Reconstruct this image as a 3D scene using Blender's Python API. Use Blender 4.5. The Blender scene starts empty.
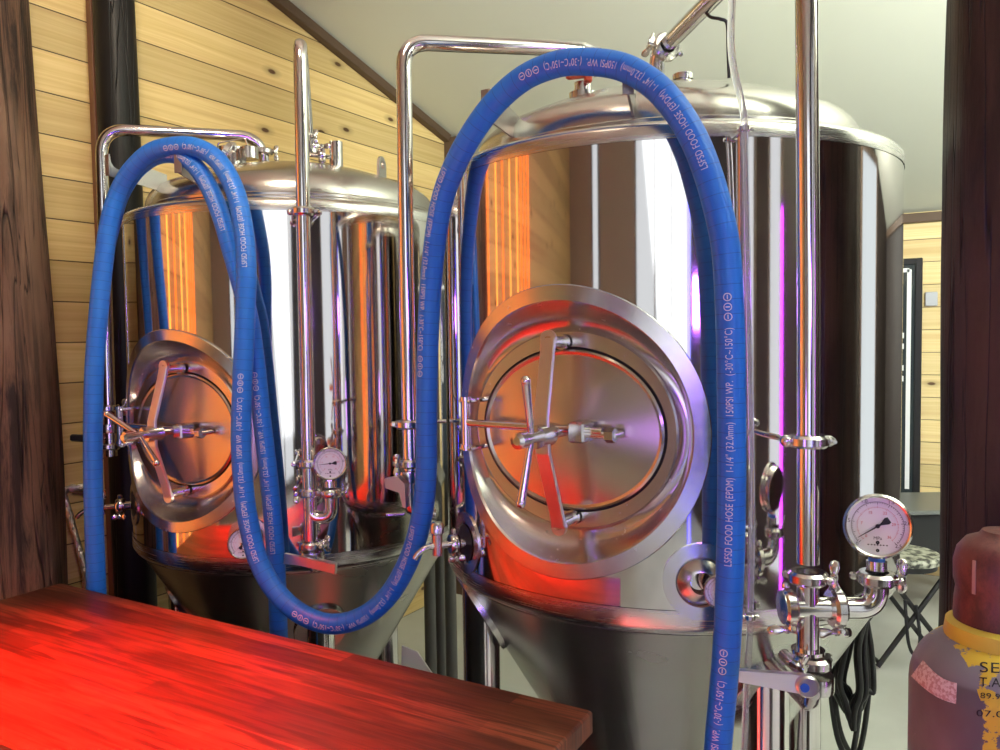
import bpy, bmesh, math, random
from math import sin, cos, pi, radians, atan2, sqrt
from mathutils import Vector, Matrix
random.seed(7)
S = bpy.context.scene
C = S.collection
# ------------------------------------------------------------------ camera
H = 1.6            # eye height
F = 800.0          # focal length in pixels of a 1000 px wide frame
PIT, ROL = .0500, -.0140
YAW = radians(31)  # the room's axes are turned 31 degrees from the view
cy, sy = cos(YAW), sin(YAW)
def G(u, v, z=0.): return Vector((cy*u - sy*v, sy*u + cy*v, z))       # ground frame (u right, v ahead) -> world
ROT = Matrix.Rotation(YAW, 3, 'Z')
fwd = Vector((0, cos(PIT), -sin(PIT))); up0 = Vector((0, sin(PIT), cos(PIT))); rt0 = Vector((1, 0, 0))
cr, sr = cos(ROL), sin(ROL)
right = cr*rt0 + sr*up0; up = -sr*rt0 + cr*up0
def ray(x, y): return right*((x-500)/F) + up*(-(y-375)/F) + fwd
def pt(x, y, v):
    d = ray(x, y); t = v/d.y
    return Vector((d.x*t, v, H + d.z*t))
def ptz(x, y, z):
    d = ray(x, y); t = (z-H)/d.z
    return Vector((d.x*t, d.y*t, z))
cd = bpy.data.cameras.new('camera'); cam = bpy.data.objects.new('camera', cd); C.objects.link(cam)
cd.sensor_width = 36; cd.lens = 36*F/1000; cd.clip_start = .02
Mc = Matrix((ROT@right, ROT@up, -(ROT@fwd))).transposed().to_4x4(); Mc.translation = (0, 0, H)
cam.matrix_world = Mc; S.camera = cam
# ------------------------------------------------------------------ world and exposure
W = bpy.data.worlds.new('world'); S.world = W; W.use_nodes = True
W.node_tree.nodes['Background'].inputs[0].default_value = (.75, .82, .9, 1)
W.node_tree.nodes['Background'].inputs[1].default_value = .25
S.view_settings.view_transform = 'Standard'; S.view_settings.look = 'None'
S.view_settings.exposure = 0.0; S.view_settings.gamma = 1; S.view_settings.use_curve_mapping = False
# ------------------------------------------------------------------ added fill lights and window daylight (world metres)
def area(name, loc, size, power, col, aim, shape='RECTANGLE', sy_=None):
    l = bpy.data.lights.new(name, 'AREA'); l.energy = power; l.color = col; l.shape = shape
    l.size = size; l.size_y = sy_ or size
    o = bpy.data.objects.new(name, l); C.objects.link(o); o.location = loc
    o.rotation_euler = (Vector(aim)-Vector(loc)).to_track_quat('-Z', 'Y').to_euler()
    return o
XL_ = -2.8
P = dict(window_back=55, ceiling=14, red=1900, purple=9, rightwin=45)
E_WIN = 1.0; E_TUBE = 3.6; E_BLUE = 16.0; E_MAG = 8.0; E_RW = 1.1
l = area('wall_fill_light', (-.9, .5, 3.5), .3, P['ceiling'], (1, .88, .66), (XL_, 3.0, 2.0), sy_=.8); l.data.spread = radians(95)  # added fill to brighten the pine wall, no fixture behind it
l = area('ceiling_fill_light', (1.9, 1.2, 2.5), .4, 330, (.93, 1, .90), (1.2, 3.2, 4.2), sy_=.8); l.data.spread = radians(150)  # added fill thrown up at the ceiling, not a lamp of the room
area('soft_window_daylight', (1.35, -3.25, 1.9), 2.2, 16, (.92, .96, 1), (0, 2, 1.3), sy_=2.6)
area('back_wall_fill_light', (1.9, 4.2, 2.6), .5, 45, (1, .96, .88), (1.9, 5.6, .6), sy_=1.2)  # added fill for the back wall, no fixture there
# ------------------------------------------------------------------ tags
def tag(o, label=None, cat=None, group=None, kind=None):
    if label: o['label'] = label
    if cat: o['category'] = cat
    if group: o['group'] = group
    if kind: o['kind'] = kind
    return o
ORG = {}
def thing(name, org, label, cat, group=None):
    o = bpy.data.objects.new(name, None); C.objects.link(o); o.empty_display_size = .05
    o.location = G(*org); o.rotation_euler = (0, 0, YAW); ORG[o.name] = Vector(org)
    return tag(o, label, cat, group)
# ------------------------------------------------------------------ mesh builder
def frame(axis, hint=None):
    a = Vector(axis).normalized()
    h = Vector(hint) if hint is not None else (Vector((0, 0, 1)) if abs(a.z) < .9 else Vector((1, 0, 0)))
    x = (h - a*h.dot(a)).normalized(); y = a.cross(x)
    return x, y, a
def smooth_path(pts, n=8):
    P_ = [Vector(p) for p in pts]; out = []
    E_ = [2*P_[0]-P_[1]] + P_ + [2*P_[-1]-P_[-2]]
    for i in range(1, len(E_)-2):
        p0, p1, p2, p3 = E_[i-1:i+3]
        for k in range(n):
            t = k/n
            out.append(.5*((2*p1)+(p2-p0)*t+(2*p0-5*p1+4*p2-p3)*t*t+(3*p1-p0-3*p2+p3)*t**3))
    out.append(P_[-1]); return out
def bend(pts, r=.05, n=8):
    """polyline with rounded corners"""
    P_ = [Vector(p) for p in pts]; out = [P_[0]]
    for i in range(1, len(P_)-1):
        a, b, c = P_[i-1:i+2]; d0 = (a-b).normalized(); d1 = (c-b).normalized()
        ang = d0.angle(d1); L = min(r/math.tan(ang/2), (a-b).length*(.96 if i == 1 else .49), (c-b).length*(.96 if i == len(P_)-2 else .49))
        s, e = b+d0*L, b+d1*L
        for k in range(n+1):
            t = k/n; out.append(s*(1-t)**2+b*2*t*(1-t)+e*t*t)
    out.append(P_[-1]); return out
class MB:
    def __init__(s): s.v = []; s.f = []; s.uv = {}
    def add(s, vs, fs, uvs=None):
        o = len(s.v); s.v += [Vector(p) for p in vs]
        for k, f in enumerate(fs):
            if uvs: s.uv[len(s.f)] = uvs[k]
            s.f.append([i+o for i in f])
        return s
    def grid(s, rows, closed=True, uvf=None):
        n = len(rows[0]); vs = [p for r in rows for p in r]; fs = []; uvs = []
        for i in range(len(rows)-1):
            for j in range(n if closed else n-1):
                k = (j+1) % n
                fs.append([i*n+j, i*n+k, (i+1)*n+k, (i+1)*n+j])
                if uvf: uvs.append([uvf(i, j), uvf(i, j+1), uvf(i+1, j+1), uvf(i+1, j)])
        return s.add(vs, fs, uvs if uvf else None)
    def lathe(s, prof, c=(0, 0, 0), axis=(0, 0, 1), n=32, caps=True, sc=(1, 1), hint=None):
        x, y, a = frame(axis, hint); c = Vector(c)
        rows = [[c+a*h+x*(r*sc[0]*cos(2*pi*k/n))+y*(r*sc[1]*sin(2*pi*k/n)) for k in range(n)] for r, h in prof]
        s.grid(rows)
        if caps:
            for i, rev in ((0, 1), (-1, 0)):
                if prof[i][0] > 1e-4:
                    idx = list(range(n))
                    s.add(rows[i], [idx[::-1] if rev else idx])
        return s
    def cyl(s, a, b, r, n=20, r2=None):
        a = Vector(a); b = Vector(b); L = (b-a).length
        return s.lathe([(r, 0), (r if r2 is None else r2, L)], a, b-a, n)
    def tube(s, pts, r, n=16, caps=True, uv=False):
        pts = [Vector(p) for p in pts]; m = len(pts)
        T = [(pts[min(i+1, m-1)]-pts[max(i-1, 0)]).normalized() for i in range(m)]
        x, y, a = frame(T[0]); rows = []; acc = [0.]
        for i in range(m):
            if i: acc.append(acc[-1]+(pts[i]-pts[i-1]).length)
            x = (x-T[i]*x.dot(T[i])).normalized(); y = T[i].cross(x)
            ri = r(acc[-1]) if callable(r) else (r[i] if isinstance(r, (list, tuple)) else r)
            rows.append([pts[i]+x*(ri*cos(2*pi*k/n))+y*(ri*sin(2*pi*k/n)) for k in range(n)])
        s.grid(rows, uvf=(lambda i, j: (acc[i], j/n)) if uv else None)
        if caps: s.add(rows[0], [list(range(n))[::-1]]); s.add(rows[-1], [list(range(n))])
        return s
    def box(s, c, d, X=(1, 0, 0), Z=(0, 0, 1), bev=0.):
        X = Vector(X).normalized(); Z = Vector(Z); Z = (Z-X*Z.dot(X)).normalized(); Y = Z.cross(X); c = Vector(c)
        h = [q/2 for q in d]
        if bev <= 0:
            vs = [c+X*(i*h[0])+Y*(j*h[1])+Z*(k*h[2]) for i in (-1, 1) for j in (-1, 1) for k in (-1, 1)]
            return s.add(vs, [[0, 1, 3, 2], [4, 6, 7, 5], [0, 4, 5, 1], [2, 3, 7, 6], [0, 2, 6, 4], [1, 5, 7, 3]])
        b = min(bev, *[q*.9 for q in h]); rows = []
        for (ins, z) in ((b, -h[2]), (0, -h[2]+b), (0, h[2]-b), (b, h[2])):
            A, B = h[0]-ins, h[1]-ins; bb = b
            ring = [(A, -B+bb), (A, B-bb), (A-bb, B), (-A+bb, B), (-A, B-bb), (-A, -B+bb), (-A+bb, -B), (A-bb, -B)]
            rows.append([c+X*p+Y*q+Z*z for p, q in ring])
        s.grid(rows); s.add(rows[0], [list(range(8))[::-1]]); return s.add(rows[-1], [list(range(8))])
    def prism(s, poly, o, X, Y, t):
        """2-D outline poly in plane X,Y at o, extruded t along X x Y (centred)"""
        X = Vector(X).normalized(); Y = Vector(Y); Y = (Y-X*Y.dot(X)).normalized(); N = X.cross(Y); o = Vector(o); n = len(poly)
        rows = [[o+X*p+Y*q+N*(k*t/2) for p, q in poly] for k in (-1, 1)]
        s.grid(rows); s.add(rows[0], [list(range(n))[::-1]]); return s.add(rows[1], [list(range(n))])
    def ball(s, c, r, n=12, sc=(1, 1, 1)):
        m = n//2; c = Vector(c)
        rows = [[c+Vector((r*sc[0]*sin(pi*i/m)*cos(2*pi*k/n), r*sc[1]*sin(pi*i/m)*sin(2*pi*k/n), -r*sc[2]*cos(pi*i/m))) for k in range(n)] for i in range(m+1)]
        return s.grid(rows)
    def build(s, name, mat, parent=None, org=None, world=False, smooth=40, root=None):
        if world: o_ = Vector((0, 0, 0))
        elif parent is not None: o_ = ORG[(root or parent).name]
        else: o_ = Vector(org)
        me = bpy.data.meshes.new(name); me.from_pydata([tuple(p-o_) for p in s.v], [], s.f)
        if s.uv:
            L = me.uv_layers.new(name='UVMap')
            for fi, uvs in s.uv.items():
                for li, q in zip(me.polygons[fi].loop_indices, uvs): L.data[li].uv = q
        me.materials.append(mat); me.update()
        me.shade_smooth(); me.set_sharp_from_angle(angle=radians(smooth))
        ob = bpy.data.objects.new(name, me); C.objects.link(ob)
        if parent is not None: ob.parent = parent; ORG[ob.name] = o_
        elif not world: ob.location = G(*o_); ob.rotation_euler = (0, 0, YAW); ORG[ob.name] = o_
        return ob
# ------------------------------------------------------------------ materials
def mat(name, col=(.5, .5, .5), rough=.5, metal=0., **k):
    m = bpy.data.materials.new(name); m.use_nodes = True; b = m.node_tree.nodes['Principled BSDF']
    b.inputs['Base Color'].default_value = (*col, 1); b.inputs['Roughness'].default_value = rough
    b.inputs['Metallic'].default_value = metal
    for kk, vv in k.items(): b.inputs[kk.replace('_', ' ')].default_value = vv
    return m
class NT:
    def __init__(s, m): s.t = m.node_tree; s.b = s.t.nodes['Principled BSDF']
    def n(s, typ, ins=None, **k):
        nd = s.t.nodes.new(typ)
        for a, b in k.items(): setattr(nd, a, b)
        for a, b in (ins or {}).items():
            if hasattr(b, 'links') or isinstance(b, bpy.types.NodeSocket): s.t.links.new(b, nd.inputs[a])
            else: nd.inputs[a].default_value = b
        return nd
    def math(s, op, a, b=0., c=0.):
        return s.n('ShaderNodeMath', {0: a, 1: b, 2: c}, operation=op).outputs[0]
    def ramp(s, f, stops):
        r = s.n('ShaderNodeValToRGB', {0: f}); e = r.color_ramp.elements
        while len(e) < len(stops): e.new(.5)
        for q, (p, c) in zip(e, stops): q.position = p; q.color = (*c, 1)
        return r.outputs[0]
    def mix(s, f, a, b, typ='MIX'):
        nd = s.n('ShaderNodeMix', data_type='RGBA', blend_type=typ)
        for key, val in ((0, f), (6, a), (7, b)):
            if isinstance(val, bpy.types.NodeSocket): s.t.links.new(val, nd.inputs[key])
            else: nd.inputs[key].default_value = val if key == 0 else (*val, 1)
        return nd.outputs[2]
    def set(s, key, sock): s.t.links.new(sock, s.b.inputs[key])
    def bump(s, h, st=.3, dist=.01):
        s.set('Normal', s.n('ShaderNodeBump', {'Strength': st, 'Distance': dist, 'Height': h}).outputs[0])
def obco(N, scale=(1, 1, 1)):
    tc = N.n('ShaderNodeTexCoord'); mp = N.n('ShaderNodeMapping', {'Vector': tc.outputs['Object'], 'Scale': scale})
    return mp.outputs[0]
def steel(name, col, rough, sc=(1, 1, 1), bump=0., bd=.001, rv=.08):
    m = mat(name, col, rough, 1.); N = NT(m)
    nz = N.n('ShaderNodeTexNoise', {'Vector': obco(N, sc), 'Scale': 1., 'Detail': 4.}).outputs[0]
    N.set('Roughness', N.math('MULTIPLY_ADD', nz, rv*2, rough-rv))
    if bump: N.bump(nz, bump, bd)
    return m
M = {}
M['polished'] = steel('polished_steel', (.74, .71, .69), .06, (3, 3, 60), .03, .0004, .02)
M['band'] = steel('brushed_band_steel', (.66, .64, .62), .26, (8, 8, 300), .1, .0005)
M['cone'] = steel('satin_cone_steel', (.58, .57, .54), .25, (6, 6, 12), .06, .002)
M['dome'] = steel('satin_dome_steel', (.55, .52, .49), .24, (5, 5, 120), .06, .0006)
M['door'] = mat('spun_door_steel', (.60, .56, .50), .24, 1., Anisotropic=.75)
M['flange'] = steel('brushed_flange_steel', (.64, .62, .60), .24, (60, 60, 60), .06, .0006)
M['pipe'] = steel('pipe_steel', (.72, .69, .68), .13, (10, 10, 60), .03, .0004, .03)
M['fit'] = steel('cast_fitting_steel', (.66, .64, .62), .19, (40, 40, 40), .15, .0008)
M['handle'] = steel('satin_handle_steel', (.70, .67, .66), .32, (40, 40, 40), .08, .0005)
M['darkplate'] = steel('dull_plate_steel', (.36, .34, .33), .42, (40, 40, 40), .08, .0005)
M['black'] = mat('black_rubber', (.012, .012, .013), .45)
M['blackplastic'] = mat('black_plastic', (.02, .02, .022), .3)
M['white'] = mat('white_enamel', (.82, .83, .85), .4)
M['ink'] = mat('black_ink', (.01, .01, .012), .5)
M['redink'] = mat('red_ink', (.55, .05, .05), .5)
M['bluedot'] = mat('blue_plastic', (.02, .09, .55), .3)
M['bluetape'] = mat('blue_tape', (.05, .25, .75), .5)
M['redpl'] = mat('red_plastic', (.42, .05, .02), .4)
M['hosetext'] = mat('hose_print', (.68, .70, .78), .6)
M['glass'] = mat('dial_glass', (1, 1, 1), .02, 0, Transmission_Weight=1., IOR=1.1)
M['cleartube'] = mat('clear_tube', (.92, .93, .93), .08, 0, Transmission_Weight=.85, IOR=1.25)
def hose_mat():
    m = mat('blue_hose_rubber', (.02, .13, .52), .42); N = NT(m)
    uv = N.n('ShaderNodeUVMap').outputs[0]; sp = N.n('ShaderNodeSeparateXYZ', {0: uv})
    u = N.math('ADD', sp.outputs[0], N.math('MULTIPLY', sp.outputs[1], .0))
    fr = N.math('FRACT', N.math('DIVIDE', u, .0265))
    line = N.math('LESS_THAN', fr, .045)
    fine = N.math('SINE', N.math('MULTIPLY', u, 2*pi/.0033))
    nz = N.n('ShaderNodeTexNoise', {'Vector': obco(N, (25, 25, 25)), 'Scale': 1., 'Detail': 3.}).outputs[0]
    c = N.mix(N.math('MULTIPLY', nz, .9), (.008, .135, .62), (.02, .22, .70))
    c = N.mix(N.math('MULTIPLY', line, .55), c, (.006, .035, .22))
    N.set('Base Color', c)
    h = N.math('SUBTRACT', N.math('MULTIPLY', fine, .12), line); N.bump(h, .35, .001)
    return m
M['hose'] = hose_mat()
def planks(name, c0, c1, pitch=.145, along='Y', tint=(.55, .33, .13)):
    """horizontal tongue-and-groove pine boards; along = world axis the boards run in"""
    m = mat(name, c0, .5); N = NT(m)
    tc = N.n('ShaderNodeTexCoord'); sp = N.n('ShaderNodeSeparateXYZ', {0: tc.outputs['Object']})
    s = sp.outputs[0 if along == 'X' else 1]; z = N.math('DIVIDE', sp.outputs[2], pitch)
    pid = N.math('FLOOR', z); fz = N.math('FRACT', z)
    rnd = N.n('ShaderNodeTexWhiteNoise', {'W': pid}, noise_dimensions='1D').outputs[0]
    s2 = N.math('MULTIPLY_ADD', rnd, 37., s)
    def vec(a, b): return N.n('ShaderNodeCombineXYZ', {0: a, 1: b, 2: N.math('MULTIPLY', pid, 3.7)}).outputs[0]
    warp = N.n('ShaderNodeTexNoise', {'Vector': vec(N.math('MULTIPLY', s2, 1.6), N.math('MULTIPLY', fz, 1.2)), 'Scale': 1., 'Detail': 2.}).outputs[0]
    gr = N.n('ShaderNodeTexNoise', {'Vector': vec(N.math('MULTIPLY', s2, 1.3), N.math('MULTIPLY_ADD', warp, 3.2, N.math('MULTIPLY', fz, 13.))), 'Scale': 1., 'Detail': 3., 'Distortion': .6}).outputs[0]
    heart = N.n('ShaderNodeTexNoise', {'Vector': vec(N.math('MULTIPLY', s2, .5), N.math('MULTIPLY', fz, 2.2)), 'Scale': 1., 'Detail': 1.}).outputs[0]
    c = N.mix(N.ramp(gr, [(.3, (0, 0, 0)), (.7, (1, 1, 1))]), c0, c1)
    c = N.mix(N.ramp(heart, [(.55, (0, 0, 0)), (.72, (.55, .55, .55))]), c, tint)
    vo = N.n('ShaderNodeTexVoronoi', {'Vector': vec(N.math('MULTIPLY', s2, 1.25), N.math('MULTIPLY_ADD', pid, 5.3, N.math('MULTIPLY', fz, .42))), 'Scale': 1., 'Randomness': .9}, voronoi_dimensions='2D')
    k = N.ramp(vo.outputs['Distance'], [(.022, (1, 1, 1)), (.034, (.35, .35, .35)), (.085, (0, 0, 0))])
    c = N.mix(k, c, (.10, .045, .015))
    gv = N.math('LESS_THAN', N.math('MINIMUM', fz, N.math('SUBTRACT', 1., fz)), .014)
    br = N.math('MULTIPLY_ADD', rnd, .3, .82)
    c = N.mix(1., c, N.n('ShaderNodeCombineColor', {0: br, 1: br, 2: br}).outputs[0], 'MULTIPLY')
    c = N.mix(gv, c, (.09, .055, .02))
    N.set('Base Color', c)
    N.bump(N.math('SUBTRACT', N.math('MULTIPLY', gr, .1), gv), .6, .006)
    return m
M['pine'] = planks('pine_boards', (.66, .46, .17), (.80, .60, .27))
M['pineX'] = planks('pine_boards_back', (.66, .50, .22), (.78, .62, .32), along='X')
M['wallplain'] = mat('plain_painted_wall', (.30, .24, .18), .7)
M['walldark'] = mat('dark_stained_wall', (.030, .022, .018), .6)
M['trim'] = steel('dark_brown_trim', (.10, .06, .035), .55, (3, 3, 3)); NT(M['trim']).b.inputs['Metallic'].default_value = 0
M['ceil'] = mat('ceiling_paint', (.72, .73, .62), .85)
def floor_tone():
    m = mat('grey_floor', (.55, .56, .53), .45); N = NT(m)
    nz = N.n('ShaderNodeTexNoise', {'Vector': obco(N, (1.5, 1.5, 1.5)), 'Scale': 1., 'Detail': 6.}).outputs[0]
    N.set('Base Color', N.ramp(nz, [(.3, (.44, .45, .42)), (.7, (.60, .61, .58))])); return m
M['floor'] = floor_tone()
def bark(name, a, b, c_, rough=.7, sc=(14, 14, 1.2), bumpd=.012, cut=(.35, .62)):
    m = mat(name, a, rough); N = NT(m); N.b.inputs['Specular IOR Level'].default_value = .25
    v = obco(N, sc)
    n1 = N.n('ShaderNodeTexNoise', {'Vector': v, 'Scale': 1., 'Detail': 8., 'Roughness': .7, 'Distortion': .4}).outputs[0]
    n2 = N.n('ShaderNodeTexNoise', {'Vector': obco(N, (4, 4, 1.3)), 'Scale': 1., 'Detail': 4.}).outputs[0]
    crack = N.n('ShaderNodeTexNoise', {'Vector': obco(N, (22, 22, .8)), 'Scale': 1., 'Detail': 2., 'Distortion': 1.}).outputs[0]
    cr_ = N.ramp(N.math('ABSOLUTE', N.math('SUBTRACT', crack, .5)), [(.0, (0, 0, 0)), (.02, (1, 1, 1))])
    c = N.mix(N.ramp(n1, [(cut[0], (0, 0, 0)), (cut[1], (1, 1, 1))]), a, b)
    c = N.mix(N.ramp(n2, [(.5, (0, 0, 0)), (.72, (1, 1, 1))]), c, c_)
    c = N.mix(1., c, N.mix(.15, cr_, (1, 1, 1)), 'MULTIPLY')
    N.set('Base Color', c)
    N.bump(N.math('ADD', N.math('MULTIPLY', n1, .6), cr_), .5, bumpd); return m
M['post_l'] = bark('weathered_log', (.16, .085, .05), (.030, .018, .013), (.30, .19, .12), .6, sc=(26, 26, 2.2), bumpd=.03, cut=(.44, .58))
M['post_b'] = bark('black_painted_log', (.006, .005, .005), (.01, .008, .007), (.022, .018, .015), .42, bumpd=.005)
M['post_r'] = bark('dark_stained_log', (.055, .028, .020), (.022, .012, .010), (.11, .058, .042), .5, sc=(20, 20, 3), bumpd=.012)
def table_mat():
    m = mat('stained_board', (.1, .04, .02), .42); N = NT(m); N.b.inputs['Specular IOR Level'].default_value = .28
    tc = N.n('ShaderNodeTexCoord'); rot = N.n('ShaderNodeMapping', {'Vector': tc.outputs['Object']}).outputs[0]
    br = N.n('ShaderNodeTexBrick', {'Vector': rot, 'Color1': (.15, .15, .15, 1), 'Color2': (1, 1, 1, 1), 'Mortar': (.5, .5, .5, 1), 'Scale': 1., 'Mortar Size': .0, 'Brick Width': .42, 'Row Height': .062, 'Bias': .0}, offset=.37)
    gr = N.n('ShaderNodeTexNoise', {'Vector': N.n('ShaderNodeMapping', {'Vector': tc.outputs['Object'], 'Scale': (5, 90, 5)}).outputs[0], 'Scale': 1., 'Detail': 5., 'Distortion': .7}).outputs[0]
    g2 = N.n('ShaderNodeTexNoise', {'Vector': N.n('ShaderNodeMapping', {'Vector': tc.outputs['Object'], 'Scale': (2, 14, 5)}).outputs[0], 'Scale': 1., 'Detail': 3.}).outputs[0]
    c = N.mix(br.outputs[0], (.05, .012, .006), (.21, .055, .026))
    c = N.mix(N.ramp(gr, [(.42, (0, 0, 0)), (.62, (.8, .8, .8))]), c, (.035, .010, .006))
    c = N.mix(N.ramp(g2, [(.55, (0, 0, 0)), (.75, (.6, .6, .6))]), c, (.26, .085, .04))
    N.set('Base Color', c); N.bump(gr, .25, .002)
    N.set('Roughness', N.math('MULTIPLY_ADD', g2, .35, .28)); return m
M['table'] = table_mat()
def emis(name, col, st):
    m = bpy.data.materials.new(name); m.use_nodes = True; t = m.node_tree; t.nodes.clear()
    e = t.nodes.new('ShaderNodeEmission'); e.inputs[0].default_value = (*col, 1); e.inputs[1].default_value = st
    o = t.nodes.new('ShaderNodeOutputMaterial'); t.links.new(e.outputs[0], o.inputs[0]); return m
# ------------------------------------------------------------------ room, in world metres
XL, XR, YB, YF = -2.8, 2.65, None, -3.4
def wray(x, y): return ROT@ray(x, y)
def onX(x, y, X):
    d = wray(x, y); t = X/d.x; return Vector((X, d.y*t, H+d.z*t))
ra, rb = onX(280, 0, XL), onX(445, 135, XL)
SL = (rb.z-ra.z)/(rb.y-ra.y)
def cz(Y): return ra.z+SL*(Y-ra.y)
d = wray(921, 212); YB = (cz(0)-H)/(d.z-SL*d.y)*d.y
RID = -.6                                        # ridge line, behind the viewer
def cz2(Y): return cz(Y) if Y > RID else cz(RID)-(-SL)*(RID-Y)
def quadbox(name, poly, o, X, Y, t, m, **k):
    ob = MB().prism(poly, o, X, Y, t).build(name, m, world=True, smooth=20); tag(ob, kind='structure'); return ob
quadbox('floor', [(XL-.1, YF-.1), (XR+.1, YF-.1), (XR+.1, YB+.1), (XL-.1, YB+.1)], (0, 0, -.05), (1, 0, 0), (0, 1, 0), .1, M['floor'])
mb = MB()
for a, b in ((YF-.1, RID), (RID, YB+.1)):
    za, zb = cz2(a), cz2(b)
    mb.add([(XL-.1, a, za), (XR+.1, a, za), (XR+.1, b, zb), (XL-.1, b, zb), (XL-.1, a, za+.1), (XR+.1, a, za+.1), (XR+.1, b, zb+.1), (XL-.1, b, zb+.1)],
           [[0, 3, 2, 1], [4, 5, 6, 7], [0, 1, 5, 4], [2, 3, 7, 6], [0, 4, 7, 3], [1, 2, 6, 5]])
tag(mb.build('ceiling', M['ceil'], world=True, smooth=20), kind='structure')
def gable(name, X, m, y0, y1, out):
    poly = [(y0, 0), (y1, 0), (y1, cz2(y1))] + ([(RID, cz2(RID))] if y0 < RID < y1 else []) + [(y0, cz2(y0))]
    return quadbox(name, poly, (X+out*.05, 0, 0), (0, 1, 0), (0, 0, 1), .1, m)
gable('wall_left', XL, M['pine'], YF, rb.y+.05, -1); gable('wall_left', XL, M['walldark'], rb.y+.05, YB, -1)
gable('wall_right', XR, M['walldark'], YF, YB, 1)
def onYB(x, y):
    d = wray(x, y); t = YB/d.y; return Vector((d.x*t, YB, H+d.z*t))
xa, xb = onYB(893, 300).x, onYB(962, 300).x
for a_, b_, m_ in ((XL, xa, 'walldark'), (xa, xb, 'pineX'), (xb, XR, 'walldark')):
    quadbox('wall_back', [(a_, 0), (b_, 0), (b_, cz(YB)), (a_, cz(YB))], (0, YB+.05, 0), (1, 0, 0), (0, 0, 1), .1, M[m_])
quadbox('wall_front', [(XL, 0), (XR, 0), (XR, cz2(YF)), (XL, cz2(YF))], (0, YF-.05, 0), (1, 0, 0), (0, 0, 1), .1, M['wallplain'])
# trims
yc = rb.y
def trimbar(name, a, b, w, t, X=(0, 0, 1)):
    a = Vector(a); b = Vector(b); dd = b-a
    o = MB().box((a+b)/2, (dd.length, t, w), X=dd, Z=X, bev=.004).build(name, M['trim'], world=True); tag(o, kind='structure'); return o
trimbar('trim_1', (XL+.022, .9, cz(.9)-.026), (XL+.022, yc, cz(yc)-.026), .05, .044)
trimbar('trim_2', (XL+.045, yc+.02, 0), (XL+.045, yc+.02, cz(yc)-.02), .09, .07, X=(1, 0, 0))
trimbar('trim_3', (XL, YB-.025, cz(YB)-.04), (XR, YB-.025, cz(YB)-.04), .06, .05)
# tall window doors behind the viewer (only seen mirrored in the tanks)
M['winlight'] = emis('daylit_frosted_glass', (.90, .95, 1.), E_WIN)
M['winlight2'] = emis('daylit_side_glass', (.86, .96, 1.), E_RW)
WX1, WW1 = 1.3, 2.3
def window(n, c, w, h, X, m, bars=(1, 1)):
    Xv = Vector(X); N_ = Xv.cross(Vector((0, 0, 1)))
    fr = MB()
    for s_ in (-1, 1):
        fr.box(c+Xv*s_*(w/2+.03), (.06, .07, h+.12), X=X, bev=.005); fr.box(c+Vector((0, 0, s_*(h/2+.03))), (w, .07, .06), X=X, bev=.005)
    for k in range(1, bars[0]+1): fr.box(c+Xv*(-w/2+w*k/(bars[0]+1)), (.05, .06, h), X=X, bev=.004)
    f = fr.build('window_%d' % n, M['trim'], world=True); tag(f, kind='structure')
    p = MB().box(c, (w, .01, h), X=X).build('pane', m, world=True); p.parent = f; return f
window(1, Vector((WX1, YF+.04, 1.75)), WW1, 3.2, (1, 0, 0), M['winlight'], (2, 0))
window(2, Vector((-1.55, YF+.04, 1.75)), .22, 3.2, (1, 0, 0), M['winlight'], (0, 0))
window(3, Vector((XR-.04, 4.0, 1.46)), .95, 2.34, (0, 1, 0), M['winlight2'], (0, 0))
window(4, Vector((XR-.04, .62, 1.75)), .3, 3.0, (0, 1, 0), M['winlight'], (0, 0))
window(5, Vector((XR-.04, -.35, 1.75)), .6, 3.0, (0, 1, 0), M['winlight'], (0, 0))
# ------------------------------------------------------------------ coloured lamps outside the frame, mirrored in the steel
M['orange'] = emis('orange_lamp_glow', (1., .16, .015), E_TUBE); M['amber'] = emis('amber_lamp_glow', (1., .33, .05), E_TUBE)
M['blueglow'] = emis('blue_lamp_glow', (.06, .05, 1.), E_BLUE); M['magglow'] = emis('magenta_lamp_glow', (.62, .04, 1.), E_MAG)
def tube_lamp(w, z0, z1, m, label, r=.02, group=None):
    t = bpy.data.objects.new('tube_lamp', None); C.objects.link(t); t.location = (w[0], w[1], z0); tag(t, label, 'lamp', group)
    g = MB().cyl((0, 0, .05), (0, 0, z1-z0-.05), r, 16).build('glowing_tube', m, world=True); g.parent = t
    e = MB()
    e.cyl((0, 0, 0), (0, 0, .05), r*1.25, 16); q_ = MB().cyl((0, 0, z1-z0-.05), (0, 0, z1-z0), r*1.25, 16).build('end_cap', M['blackplastic'], world=True); q_.parent = t
    if z0 < .2: e.lathe([(.11, -z0), (.11, -z0+.012), (.02, -z0+.02), (.014, 0)])
    b = e.build('end_cap', M['blackplastic'], world=True); b.parent = t
    return t
oy = [.95, .70, .50, .27, .02, -.12, -.26, -.40]
for i, y in enumerate(oy):
    tube_lamp((XL+.07, y, 0), .25 if i % 2 else .3, 2.75-.05*(i % 3), M['amber' if i in (1, 3, 4) else 'orange'],
              'slim glowing orange tube lamp upright on the pine wall left of the table', r=.014, group='orange tube lamps on the left wall')
g = G(.40, -1.0); tube_lamp((g.x, g.y, 0), .03, 2.3, M['blueglow'], 'upright blue tube lamp on the floor behind the viewer', r=.014)
g = G(2.08, -.05); tube_lamp((g.x, g.y, 0), .03, 2.2, M['magglow'], 'upright magenta tube lamp on the floor to the right of the viewer', r=.02)
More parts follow.
